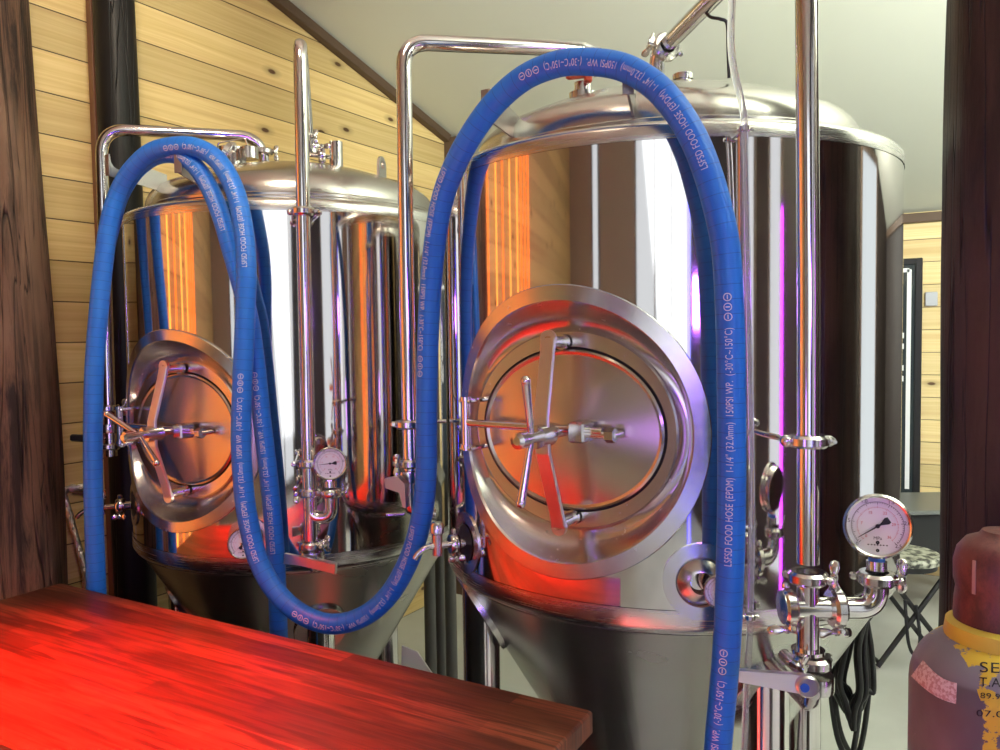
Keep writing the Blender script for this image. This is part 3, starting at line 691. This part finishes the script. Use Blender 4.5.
X = (c_-a_).normalized(); L = (c_-a_).length
T1.part(MB().prism([(0, -.012), (L*.3, -.008), (L, -.012), (L, .012), (L*.25, .016), (0, .016)], a_, X, (0, 0, 1), .010).cyl(q1(312, 558), q1(336, 564, V1-.06), .005), 'lever', 'handle', vv)
# ---- far tank: blow-off pipe
A1 = 2.62
bp = MB().tube(bend([pt(111, 456, A1), pt(109, 400, A1), pt(101, 128.5, A1), pt(262, 137, 2.78), pt(264, 164, 2.80)], .085, 12), PR, 24)
p_ = T1.part(bp, 'blow_off_pipe', 'pipe')
b = MB(); clamp(b, pt(109, 408, A1-.0), (0, 0, 1), PR, nut=(1, -.2, 0)); T1.part(b, 'clamp', 'fit', p_); b = MB(); clamp(b, pt(110, 446, A1), (0, 0, 1), PR, nut=(-1, -.2, 0)); T1.part(b, 'clamp', 'fit', p_)
b = MB(); butterfly(b, pt(110, 428, A1), (0, 0, 1), PR*.9); b.cyl(pt(110, 437, A1), pt(88, 438, A1-.04), .010, 12); vv = T1.part(b, 'butterfly_valve', 'fit')
T1.part(MB().box(pt(79, 438, A1-.05), (.055, .02, .022), X=(1, -.1, -.05), bev=.004), 'lever', 'blackplastic', vv)
b = MB(); clamp(b, pt(263, 152, 2.79), (0, 0, 1), PR, nut=(1, 0, 0)); T1.part(b, 'clamp', 'fit', p_)
b = MB()
b.lathe([(.045, -.03), (.045, .01), (.05, .012), (.05, .03), (.02, .034), (.012, .05)], pt(232, 158, 2.66), n=28)
b.lathe([(.034, 0), (.034, .014), (.01, .018)], pt(227, 154, 2.56), (-.9, -.3, .6), 24).lathe([(.03, -.02), (.03, .016), (.024, .02)], pt(249, 153, 2.62), n=24)
b.tube(bend([pt(218, 152, 2.6), pt(218, 143, 2.6), pt(245, 138, 2.6), pt(248, 147, 2.6)], .008), .0025, 8)
T1.part(b, 'top_valve', 'fit')
b = MB().lathe([(.022, -.06), (.022, .045), (.019, .045), (.019, -.01)], pt(336, 156, 2.66), n=28); T1.part(b, 'overflow_stub', 'pipe')
b = MB(); clamp(b, pt(322, 156, 2.58), (1, .2, 0), .012, nut=(0, 0, 1)); b.cyl(pt(312, 155, 2.6), pt(330, 157, 2.6), .007); T1.part(b, 'vent_cock', 'fit')
# ------------------------------------------------------------------ hoses
def lerp_keys(keys, t):
    if t <= keys[0][0]: return keys[0][1]
    for (a, x), (b, y) in zip(keys, keys[1:]):
        if t <= b: return x+(y-x)*(t-a)/(b-a)
    return keys[-1][1]
TXT = 'LSFSD FOOD HOSE (EPDM)  1-1/4" (32.0mm)  150PSI WP.  (-30\u00b0C~150\u00b0C)'
def text_mesh(txt, size):
    cu = bpy.data.curves.new('t', 'FONT'); cu.body = txt; cu.size = size; cu.space_character = 1.08; cu.offset = .0006 if size > .5 else 0.
    ob = bpy.data.objects.new('t', cu); C.objects.link(ob); dg = bpy.context.evaluated_depsgraph_get()
    me = ob.evaluated_get(dg).to_mesh(); vs = [(v.co.x, v.co.y) for v in me.vertices]; fs = [list(p.vertices) for p in me.polygons]
    ob.evaluated_get(dg).to_mesh_clear(); bpy.data.objects.remove(ob)
    bm = bmesh.new(); V_ = [bm.verts.new((x, y, 0)) for x, y in vs]
    for f in fs:
        try: bm.faces.new([V_[i] for i in f])
        except ValueError: pass
    bmesh.ops.triangulate(bm, faces=bm.faces[:])
    for _ in range(3):
        le = [e for e in bm.edges if e.calc_length() > size*.16]
        if not le: break
        bmesh.ops.subdivide_edges(bm, edges=le, cuts=1); bmesh.ops.triangulate(bm, faces=bm.faces[:])
    bm.verts.index_update(); vs = [(v.co.x, v.co.y) for v in bm.verts]; fs = [[v.index for v in f.verts] for f in bm.faces]; bm.free()
    return vs, fs
def hose(label, path, r, starts, offs, tsize=.0185, tlen=.50):
    pts = smooth_path([pt(*p) for p in path], 10); acc = [0.]
    for a, b_ in zip(pts, pts[1:]): acc.append(acc[-1]+(b_-a).length)
    # resample evenly
    n = int(acc[-1]/.008); res = []; j = 0
    for k in range(n+1):
        s_ = acc[-1]*k/n
        while j < len(acc)-2 and acc[j+1] < s_: j += 1
        res.append(pts[j].lerp(pts[j+1], (s_-acc[j])/max(acc[j+1]-acc[j], 1e-9)))
    st = acc[-1]/n
    base = MB().tube(res, r, 28, uv=True).build('hose', M['hose'], org=pts[0], smooth=60)
    tag(base, label, 'hose', 'blue food hoses')
    eye = Vector((0, 0, H))
    def frame_at(s_):
        k = min(max(s_/st, 0), n-1e-6); i = int(k); f = k-i
        p = res[i].lerp(res[i+1], f); T = (res[min(i+2, n)]-res[max(i-1, 0)]).normalized()
        vdir = (eye-p); vdir = (vdir-T*vdir.dot(T)).normalized()      # printed line faces outwards to the room
        left = (vdir.cross(T)).normalized()
        return p, T, vdir, left
    vs, fs = text_mesh(TXT, tsize); wmax = max(v[0] for v in vs); sx = tlen*.86/wmax
    ring = []; rf = []
    for c in range(3):                                      # the round marks after the words
        ox = tlen*.90+c*tsize*.95; oy_ = tsize*.33; o = len(ring); nn = 16
        for k in range(nn):
            for rr in (.40, .31): ring.append((ox+tsize*rr*cos(2*pi*k/nn), oy_+tsize*rr*sin(2*pi*k/nn)))
        for k in range(nn): a, b_ = 2*k, 2*((k+1) % nn); rf.append([o+a, o+b_, o+b_+1, o+a+1])
        o = len(ring); w_, h_ = (.22, .05) if c != 1 else (.06, .2)
        ring += [(ox-tsize*w_, oy_-tsize*h_), (ox+tsize*w_, oy_-tsize*h_), (ox+tsize*w_, oy_+tsize*h_), (ox-tsize*w_, oy_+tsize*h_)]; rf.append([o, o+1, o+2, o+3])
    allv = [(x*sx, y) for x, y in vs]+ring; allf = fs+[[i+len(vs) for i in f] for f in rf]
    for s0 in starts:
        mb = MB(); out = []
        for x, y in allv:
            s_ = s0+x
            p, T, nv, lf = frame_at(s_); a0 = lerp_keys(offs, s_); a = a0+(y-tsize*.33)/r
            out.append(p+(nv*cos(a)+lf*sin(a))*(r+.0007))
        mb.add(out, allf); mb.build('printed_text', M['hosetext'], base, root=base, smooth=60)
    return acc[-1], frame_at, st, n
HP = [(712, 860, 1.47), (717, 760, 1.47), (725, 670, 1.465), (729, 600, 1.455), (731.5, 500, 1.445), (731.5, 400, 1.44), (730, 320, 1.44), (726, 250, 1.44), (717, 205, 1.445),
      (706, 168, 1.45), (692, 135, 1.46), (672, 104, 1.475), (650, 82, 1.50), (622, 67, 1.53), (590, 62, 1.56), (558, 64, 1.60), (524, 78, 1.65), (494, 104, 1.70), (470, 137, 1.74),
      (452, 172, 1.79), (440, 210, 1.83), (432, 270, 1.87), (428, 340, 1.89), (426.5, 420, 1.89), (426, 475, 1.89), (421, 520, 1.90), (409, 560, 1.92), (388, 596, 1.94), (362, 617, 1.96),
      (332, 624, 1.98), (303, 615, 2.0), (278, 594, 2.02), (259, 562, 2.04), (248, 520, 2.05), (243, 480, 2.06), (241, 436, 2.07), (242.5, 380, 2.08), (245.5, 310, 2.09), (246.5, 265, 2.10), (243, 225, 2.12),
      (234, 188, 2.14), (218, 161, 2.17), (198, 148, 2.19), (176, 146, 2.21), (152, 152, 2.24), (132, 170, 2.27), (119, 192, 2.29), (110, 220, 2.29), (104, 260, 2.28), (98, 320, 2.26), (94, 380, 2.25), (93, 450, 2.25), (94, 520, 2.25), (97, 600, 2.25), (100, 700, 2.25)]
HRAD = .0255
def arclen_at(path, tx, ty):
    pts = smooth_path([pt(*p) for p in path], 10); a = 0; best = None
    tgt = None
    for i, p in enumerate(pts):
        if i: a += (p-pts[i-1]).length
        d = p-Vector((0, 0, H)); zf = d.dot(fwd); x = 500+F*d.dot(right)/zf; y = 375-F*d.dot(up)/zf
        q = (x-tx)**2+(y-ty)**2
        if best is None or q < best[0]: best = (q, a)
    return best[1]
s1 = [arclen_at(HP, 728, 566), arclen_at(HP, 713, 168), arclen_at(HP, 444, 165), arclen_at(HP, 416, 522), arclen_at(HP, 262, 560), arclen_at(HP, 246, 270)]
s0 = s1[0]-.65
of = [(0, .25), (s1[0], .15), (s1[1], .1), (s1[1]+.4, .0), (s1[2], -.75), (s1[3], -.70), (s1[3]+.35, .45), (s1[4], .2), (s1[5], .2), (s1[5]+.5, .1)]
hose('long blue food hose looped over the right tank, hanging in a U between both tanks', HP, HRAD, [s0]+s1, of)
HP1 = [(282, 760, 2.16), (280, 680, 2.16), (278, 610, 2.16), (275, 545, 2.155), (269, 480, 2.15), (262, 420, 2.15), (256, 365, 2.15), (250, 322, 2.15), (241, 285, 2.16), (231, 250, 2.165), (221, 216, 2.175), (209, 187, 2.19), (194, 165, 2.21), (177, 155, 2.235),
       (156, 156, 2.28), (136, 170, 2.33), (121, 193, 2.355), (112, 222, 2.36), (103, 265, 2.36), (98, 320, 2.35), (94, 390, 2.34), (93, 460, 2.33), (94, 540, 2.33), (97, 640, 2.33)]
u1 = [arclen_at(HP1, 273, 550), arclen_at(HP1, 226, 232)]
hose('second blue food hose hanging straight down behind the first over the left tank', HP1, .0245, u1, [(0, .3), (9, .1)])
# ------------------------------------------------------------------ clear tube and black wire on the near tank
ct = thing('clear_tube', pt(743, 128, 1.47), 'thin clear tube running down the front of the right tank beside the blue hose', 'tube')
cpth = smooth_path([pt(733, -40, 1.42), pt(732, 0, 1.43), pt(731, 40, 1.44), pt(734, 70, 1.45), pt(742, 105, 1.47), pt(744.5, 130, 1.475), pt(746, 200, 1.48), pt(749, 350, 1.485), pt(751.5, 500, 1.485), pt(750, 617, 1.485), pt(747, 680, 1.50), pt(742, 790, 1.53)], 8)
MB().tube(cpth, .0065, 14).build('tube', M['cleartube'], ct)
for (x, y) in ((744, 129), (750, 617)):
    b = MB(); q = pt(x, y, 1.48); b.lathe([(.0075, -.005), (.0105, -.004), (.0105, .004), (.0075, .005)], q, n=16).cyl(q-Vector((.014, 0, 0)), q+Vector((.016, .0, 0)), .0035, 8).box(q+Vector((.0, .02, 0)), (.008, .04, .006)); b.build('clip', M['fit'], ct)
w = MB().tube(smooth_path([pt(700, 2, 1.75), pt(709, 16, 1.72), pt(720, 19, 1.70), pt(727, 24, 1.70), pt(728, 50, 1.70), pt(729, 78, 1.71)], 8), .0035, 8).build('wire', M['black'], org=pt(728, 50, 1.7))
tag(w, 'short thin black wire dropping behind the clear tube above the right tank', 'wire')
# ------------------------------------------------------------------ table
TZ = .90
A = ROT@ptz(62, 583, TZ); B = ROT@ptz(596, 711, TZ); Nn = ROT@ptz(8, 745, TZ)
yb = (A.y+B.y)/2; x0 = A.x; x1 = B.x; yf = Nn.y
tb = bpy.data.objects.new('wooden_table', None); C.objects.link(tb); tb.location = ((x0+x1)/2, (yb+yf)/2, 0)
tag(tb, 'dark stained board table glowing red, in front of the tanks', 'table')
tp = MB().box((0, 0, TZ-.0225), (x1-x0, yb-yf, .045), bev=.004).build('tabletop', M['table'], world=True); tp.parent = tb
tb.rotation_euler = (0, 0, atan2(B.y-A.y, B.x-A.x))
for sx in (-1, 1):
    for s_y in (-1, 1):
        lg = MB().box((sx*((x1-x0)/2-.08), s_y*((yb-yf)/2-.07), (TZ-.045)/2), (.05, .05, TZ-.045), bev=.004).build('leg', M['blackplastic'], world=True); lg.parent = tb
pn = MB().box((0, (yb-yf)/2-.03, (TZ-.045)/2+.02), (x1-x0-.06, .02, TZ-.09)).build('added_dark_panel', M['blackplastic'], world=True); pn.parent = tb  # added unseen panel, darkens what the tank cones reflect
rl = MB().box((0, 0, TZ-.075), (x1-x0-.2, .04, .06), bev=.004).build('rail', M['blackplastic'], world=True); rl.parent = tb
for (mx, mw_, lb) in ((-2.42, .72, 'added black mat for the floor shade under the left half of the far tank'), (-1.12, .72, 'added black mat for the floor shade under the left half of the near tank')):  # added dark sheets in place of floor shade, mirrored in the cones
    mt = MB().box((0, 0, .002), (mw_, 1.75, .004)).build('floor_tone', M['black'], world=True); mt.location = (mx, 1.75, 0); tag(mt, lb, 'mat')
# ------------------------------------------------------------------ posts
def post(name, base, top, r0, r1, m, label, seed, amp=.006, flat=0):
    rnd = random.Random(seed); b = Vector(base); t = Vector(top); n = 40; mrow = 60
    ph = [(rnd.uniform(0, 6.3), rnd.randint(2, 7), rnd.uniform(.5, 3.)) for _ in range(9)]; rows = []
    for i in range(mrow+1):
        f = i/mrow; c = b.lerp(t, f); r = r0+(r1-r0)*f; row = []
        for k in range(n):
            a = 2*pi*k/n; w_ = sum(sin(p_+k_*a+z_*f*6) for p_, k_, z_ in ph)/3
            row.append(c+Vector((cos(a), sin(a), 0))*(r+amp*w_))
        rows.append(row)
    mb = MB().grid(rows).add(rows[0], [list(range(n))[::-1]]).add(rows[-1], [list(range(n))])
    o = mb.build(name, m, org=(b.x, b.y, 0), smooth=80); tag(o, label, 'post'); return o
def ceil_at(g_): w_ = ROT@Vector((g_[0], g_[1], 0)); return cz2(w_.y)
vl = 2.38
pb = pt(-5, 590, vl); ptp = pt(-42, 0, vl)
rl_ = (pt(64, 590, vl).x-pb.x)*.93; rt_ = (pt(24, 0, vl).x-ptp.x)*.93
dz = ptp.z-pb.z; dirp = (ptp-pb)/dz
base = pb-dirp*pb.z; hh = ceil_at(ptp)-.03
post('wooden_post', base, base+dirp*hh, rl_+.01, rt_*.95, M['post_l'], 'weathered round log post at the left edge, beside the table corner', 3, .007)
# black post at the left wall
g_ = onX(116, 60, XL+.082); uv_ = ROT.inverted()@Vector((XL+.082, g_.y, 0))
hb = cz2(g_.y)-.04
post('wooden_post', (uv_.x, uv_.y, 0), (uv_.x, uv_.y, hb), .074, .070, M['post_b'], 'black painted slim post against the pine wall behind the left tank', 5, .0025)
tr = onX(94.5, 60, XL+.03)
tag(MB().box((XL+.02, tr.y, cz2(tr.y)/2-.02), (.03, .022, cz2(tr.y)-.08), bev=.003).build('trim_4', mat('red_brown_batten', (.18, .08, .04), .5), world=True), kind='structure')
vr = 1.47
def tan_r(cx_, v_, xe, ye):
    a1 = atan2(cx_, v_); e = pt(xe, ye, v_); a2 = atan2(e.x, v_); return sqrt(cx_**2+v_**2)*sin(abs(a1-a2))
pb = pt(1017, 640, vr); ptp = pt(1020, 0, vr)
rr_ = tan_r(pb.x, vr, 936, 640); rt2 = tan_r(ptp.x, vr, 949, 0)
post('wooden_post', (pb.x, vr, 0), (ptp.x, vr, ceil_at((pb.x, vr))-.03), rr_, rt2, M['post_r'], 'thick dark stained log post at the right edge behind the gas cylinder', 11, .003)
# ------------------------------------------------------------------ gas cylinder
gv = .95; gc = pt(1004, 600, gv); gx = gc.x
gt = thing('gas_cylinder', (gx, gv, 0), 'grey gas cylinder with dark red screw cap and yellow collar at the lower right', 'gas cylinder')
def zz(y): return pt(1000, y, gv).z
def cylmat():
    m = mat('worn_grey_paint', (.2, .2, .21), .45); N = NT(m)
    n1 = N.n('ShaderNodeTexNoise', {'Vector': obco(N, (26, 26, 26)), 'Scale': 1., 'Detail': 6., 'Roughness': .7}).outputs[0]
    n2 = N.n('ShaderNodeTexNoise', {'Vector': obco(N, (9, 9, 5)), 'Scale': 1., 'Detail': 4.}).outputs[0]
    sp = N.n('ShaderNodeSeparateXYZ', {0: N.n('ShaderNodeTexCoord').outputs['Object']})
    c = N.mix(N.ramp(n2, [(.4, (0, 0, 0)), (.65, (1, 1, 1))]), (.17, .17, .18), (.10, .095, .10))
    zc_ = zz(668)
    shoulder = N.ramp(N.math('SUBTRACT', sp.outputs[2], zc_-.5), [(.5, (0, 0, 0)), (.505, (1, 1, 1))])
    c = N.mix(shoulder, c, N.mix(N.ramp(n2, [(.35, (0, 0, 0)), (.6, (1, 1, 1))]), (.26, .26, .27), (.19, .19, .20)))
    # yellow paint splashes towards the right of the shoulder
    yx = N.math('MULTIPLY_ADD', sp.outputs[0], 11., 1.0); mask = N.math('MULTIPLY', N.ramp(n1, [(.505, (0, 0, 0)), (.525, (1, 1, 1))]), N.math('GREATER_THAN', N.math('ADD', yx, N.math('MULTIPLY', n2, .25)), .40))
    mask = N.math('MULTIPLY', mask, N.math('GREATER_THAN', sp.outputs[2], zz(722)))
    c = N.mix(mask, c, (.62, .45, .03))
    sc = N.ramp(n1, [(.70, (0, 0, 0)), (.73, (1, 1, 1))]); c = N.mix(sc, c, (.42, .40, .38))
    N.set('Base Color', c); N.bump(n1, .3, .003); return m
Rg = tan_r(gx, gv, 908, 700)
prof = [(Rg*.96, .0), (Rg, .02), (Rg, zz(690))]
sh0 = zz(690); sh1 = zz(634)
for k in range(1, 9):
    a = k/8*pi/2*.93; prof.append((.040+(Rg-.040)*cos(a), sh0+(sh1-sh0)*sin(a)))
prof.append((.038, sh1+.004))
MB().lathe(prof, (gx, gv, 0), n=64).build('body', cylmat(), gt)
MB().lathe([(.062, sh1-.014), (.064, sh1-.002), (.062, sh1+.012), (.055, sh1+.016)], (gx, gv, 0), n=40).build('collar', steel('yellow_collar_paint', (.62, .52, .05), .5, (50, 50, 50), .2, .002), gt)
NT(bpy.data.materials['yellow_collar_paint']).b.inputs['Metallic'].default_value = 0
def capmat():
    m = mat('red_oxide_paint', (.16, .04, .03), .4); N = NT(m)
    n1 = N.n('ShaderNodeTexNoise', {'Vector': obco(N, (30, 30, 18)), 'Scale': 1., 'Detail': 6., 'Roughness': .7}).outputs[0]
    c = N.ramp(n1, [(.35, (.06, .025, .022)), (.52, (.15, .05, .04)), (.66, (.17, .065, .05)), (.72, (.36, .31, .29))])
    N.set('Base Color', c); N.bump(n1, .35, .003); return m
b0 = sh1+.012; ct_ = zz(531)
cprof = [(.053, b0), (.054, b0+.01), (.053, b0+.03), (.0515, b0+.042), (.054, b0+.052), (.0545, ct_-.040), (.051, ct_-.024), (.042, ct_-.012), (.028, ct_-.006), (.024, ct_), (.0005, ct_+.001)]
cap = MB().lathe(cprof, (gx, gv, 0), n=48).build('screw_cap', capmat(), gt)
mslot = mat('bare_scratched_metal', (.36, .24, .20), .5)
for a in (204, 246, 290): # narrow vent slots
    sl = MB(); aa = radians(a); dv = Vector((cos(aa), sin(aa), 0)); sl.box(Vector((gx, gv, (b0+ct_)/2+.008))+dv*.0547, (.0012, .004, .040), X=dv, bev=.0); sl.build('vent_slot', mslot, cap, root=gt)
# wrapped sticker on the shoulder and stencilled writing
def on_cyl(pxx, pyy, off=.0008):
    d = ray(pxx, pyy); o = Vector((gx, gv, 0)); best = None
    t0 = .6
    while t0 < 1.2:
        p = Vector((0, 0, H))+d*t0; r = sqrt((p.x-gx)**2+(p.y-gv)**2)
        rp = 0.
        for (ra_, za), (rb2, zb) in zip(prof, prof[1:]):
            if za <= p.z <= zb and zb > za: rp = ra_+(rb2-ra_)*(p.z-za)/(zb-za)
        if r <= rp+off: return p
        t0 += .0006
    return None
def patch(poly, nx, ny, m, name, parent):
    (ax, ay), (bx, by), (cx2, cy2), (dx, dy) = poly; rows = []
    for i in range(ny+1):
        row = []
        for j in range(nx+1):
            u_, v_ = j/nx, i/ny
            q = on_cyl((ax*(1-u_)+bx*u_)*(1-v_)+(dx*(1-u_)+cx2*u_)*v_, (ay*(1-u_)+by*u_)*(1-v_)+(dy*(1-u_)+cy2*u_)*v_+5*sin(pi*u_), .0012)
            row.append(q)
        rows.append(row)
    if any(q is None for r in rows for q in r): return
    MB().grid(rows, closed=False).build(name, m, parent)
def stick():
    m = mat('faded_sticker', (.62, .52, .50), .6); N = NT(m)
    n1 = N.n('ShaderNodeTexNoise', {'Vector': obco(N, (260, 260, 260)), 'Scale': 1., 'Detail': 2.}).outputs[0]
    N.set('Base Color', N.ramp(n1, [(.42, (.45, .30, .28)), (.55, (.66, .58, .56))])); return m
patch([(923, 660), (957, 683), (956, 704), (911, 676)], 16, 6, stick(), 'sticker', gt)
def stencil(txt, x, y, w_px, h_px, m=None):
    vs, fs = text_mesh(txt, 1.); wm = max(v[0] for v in vs)
    out = []
    for a, b_ in vs:
        q = on_cyl(x+a/wm*w_px, y-b_*h_px+ (a/wm)*2, .0010)
        if q is None: return
        out.append(q)
    MB().add(out, fs).build('stencilled_text', m or M['ink'], gt)
for tx, x, y, w_, h_ in (('SEC', 979, 672, 36, 15), ('T.A.T', 979, 686, 34, 13), ('89.99', 980, 698, 26, 8), ('07.03', 976, 716, 34, 9)): stencil(tx, x, y, w_, h_)
# ------------------------------------------------------------------ far right: framed poster, side table, stool, cables
pf = bpy.data.objects.new('framed_poster', None); C.objects.link(pf)
pr_ = onYB(923, 258); pbm = onYB(923, 500); zt, zb = pr_.z, pbm.z; pw = .75; xc = pr_.x-pw/2
pf.location = (xc, YB-.02, zb); tag(pf, 'tall black framed poster with a white border line on the pine back wall', 'poster')
hgt = zt-zb; b = MB()
for s_ in (-1, 1): b.box((s_*(pw/2-.02), 0, hgt/2), (.04, .035, hgt), bev=.004)
for z_ in (.02, hgt-.02): b.box((0, 0, z_), (pw-.07, .035, .04), bev=.004)
o = b.build('frame', M['blackplastic'], world=True); o.parent = pf
o = MB().box((0, .0, hgt/2), (pw-.07, .012, hgt-.07)).build('glazed_sheet', mat('dark_glazed_sheet', (.035, .045, .05), .12), world=True); o.parent = pf
b = MB()
for s_ in (-1, 1): b.box((s_*(pw/2-.075), -.009, hgt/2), (.026, .004, hgt-.14))
b.box((0, -.009, hgt-.075), (pw-.15, .004, .026)); o = b.build('border_line', M['white'], world=True); o.parent = pf
b = MB(); rr2 = random.Random(2)
for i in range(7):
    for j in range(14):
        if (i+j) % 2 == 0 and rr2.random() < .8 and i < 4+j*.25: b.box((pw/2-.12-i*.035, -.0085, hgt*.46+(14-j)*.035), (.035, .003, .035))
o = b.build('chequered_print', M['white'], world=True); o.parent = pf
sw = onYB(934, 300)
o = MB().box(onYB(931.5, 299)-Vector((0, .01, 0)), (.07, .02, .09), bev=.004).build('wall_socket', mat('pale_grey_plastic', (.45, .46, .50), .4), world=True)
tag(o, 'small grey wall socket beside the framed poster', 'socket')
# side table
stv = 4.55; tz = pt(920, 501, stv).z; tcen = pt(915, 501, stv)
st_ = thing('side_table', (tcen.x, stv, 0), 'dark grey low side table in front of the framed poster', 'table')
MB().box((tcen.x, stv, tz-.012), (.9, .5, .024), bev=.004).build('tabletop', mat('grey_table_paint', (.16, .17, .16), .35), st_)
MB().box((tcen.x, stv-.2, tz-.17), (.86, .02, .29)).build('apron', M['blackplastic'], st_)
for sx in (-1, 1):
    for s_y in (-1, 1): MB().box((tcen.x+sx*.41, stv+s_y*.21, (tz-.03)/2), (.04, .04, tz-.03)).build('leg', M['blackplastic'], st_)
# stool with crossed legs
sv = 3.85; sc_ = pt(903, 553, sv)
so = thing('folding_stool', (sc_.x, sv, 0), 'black folding stool with round speckled seat beyond the right tank', 'stool')
def speck():
    m = mat('speckled_seat', (.1, .1, .09), .6); N = NT(m)
    n1 = N.n('ShaderNodeTexNoise', {'Vector': obco(N, (30, 30, 30)), 'Scale': 1., 'Detail': 4.}).outputs[0]
    N.set('Base Color', N.ramp(n1, [(.42, (.05, .05, .045)), (.52, (.30, .31, .24)), (.62, (.5, .5, .42))])); return m
MB().lathe([(.150, -.035), (.168, -.03), (.172, -.008), (.160, .006), (.0005, .010)], sc_, n=36).build('seat', speck(), so)
MB().lathe([(.150, -.06), (.150, -.035)], sc_, n=36).build('seat_rim', M['blackplastic'], so)
zs = sc_.z-.05
for sgy in (-1, 1):
    for s_ in (-1, 1):
        MB().tube([Vector((sc_.x-s_*.15, sv+sgy*.13, zs)), Vector((sc_.x+s_*.19, sv+sgy*.15, .012))], .012, 10).build('leg', M['black'], so)
for s_ in (-1, 1): MB().cyl((sc_.x+s_*.18, sv-.15, .03), (sc_.x+s_*.18, sv+.15, .03), .01, 10).build('foot_bar', M['black'], so)
MB().tube(smooth_path([pt(905, 600, 3.68), pt(908, 640, 3.66), pt(914, 654, 3.66), pt(920, 640, 3.68), pt(916, 605, 3.7)], 6), .008, 8).build('strap', M['black'], so)
# coil of black cables hanging under the right tank
cc_ = thing('cable_coil', pt(858, 690, 2.15), 'bundle of black cables hanging in long loops behind the right tank cone', 'cable')
for k in range(8):
    rnd = random.Random(40+k); v_ = 2.36+rnd.uniform(0, .12); x_l = 838+rnd.uniform(-6, 14); x_r = 858+rnd.uniform(0, 18); yb_ = 722+rnd.uniform(-24, 44)
    pp = [pt(866, 612+k, v_), pt(x_r-2, 650, v_), pt(x_r, 690, v_), pt(x_r-6, yb_-18, v_), pt((x_l+x_r)/2, yb_, v_+.01), pt(x_l, yb_-26, v_+.02), pt(x_l-6, 680, v_+.02), pt(x_l+2, 640, v_+.02), pt(850, 610, v_+.02)]
    MB().tube(smooth_path(pp, 7), .0085, 10).build('cable_loop', M['black'], cc_)
# foil-wrapped pipe on the left wall
fo = MB(); pth = bend([pt(86, 487, 2.88), pt(62, 489, 2.84), pt(86, 572, 2.80), pt(90, 640, 2.80)], .02, 5)
fm = steel('crumpled_foil', (.7, .69, .67), .3, (70, 70, 70), 1., .012)
o = MB().tube(smooth_path(pth, 6), lambda s_: .013+.002*sin(s_*190)+.0012*sin(s_*431), 14).build('foil_wrapped_pipe', fm, org=pt(62, 489, 2.84)); tag(o, 'bent pipe wrapped in crumpled silver foil on the pine wall behind the blue hose', 'pipe')
dgp = mat('dull_grey_pipe', (.11, .105, .10), .5)
for x_, v_ in ((428, 3.5), (438, 3.65), (449, 3.55)):
    q = pt(x_, 500, v_); o = MB().lathe([(.04, 0), (.04, .02), (.026, .03), (.026, 1.5), (.0005, 1.53)], (q.x, q.y, 0), n=20).build('standing_pipe', dgp, org=(q.x, q.y, 0))
    tag(o, 'dull dark grey upright pipe seen in the gap between the two tanks', 'pipe', 'upright pipes in the gap between the tanks')
# pale metal sheet standing on the floor between the tanks
o = MB().prism([(0, -.1), (.10, -.1), (.10, -.02), (.05, .05), (.0, .07)], pt(402, 668, 2.55), (1, .0, 0), (0, .3, 1), .03).build('metal_bracket', M['white'], org=pt(398, 690, 2.55)); tag(o, 'pale angled metal plate low behind the table between the two tanks', 'bracket')
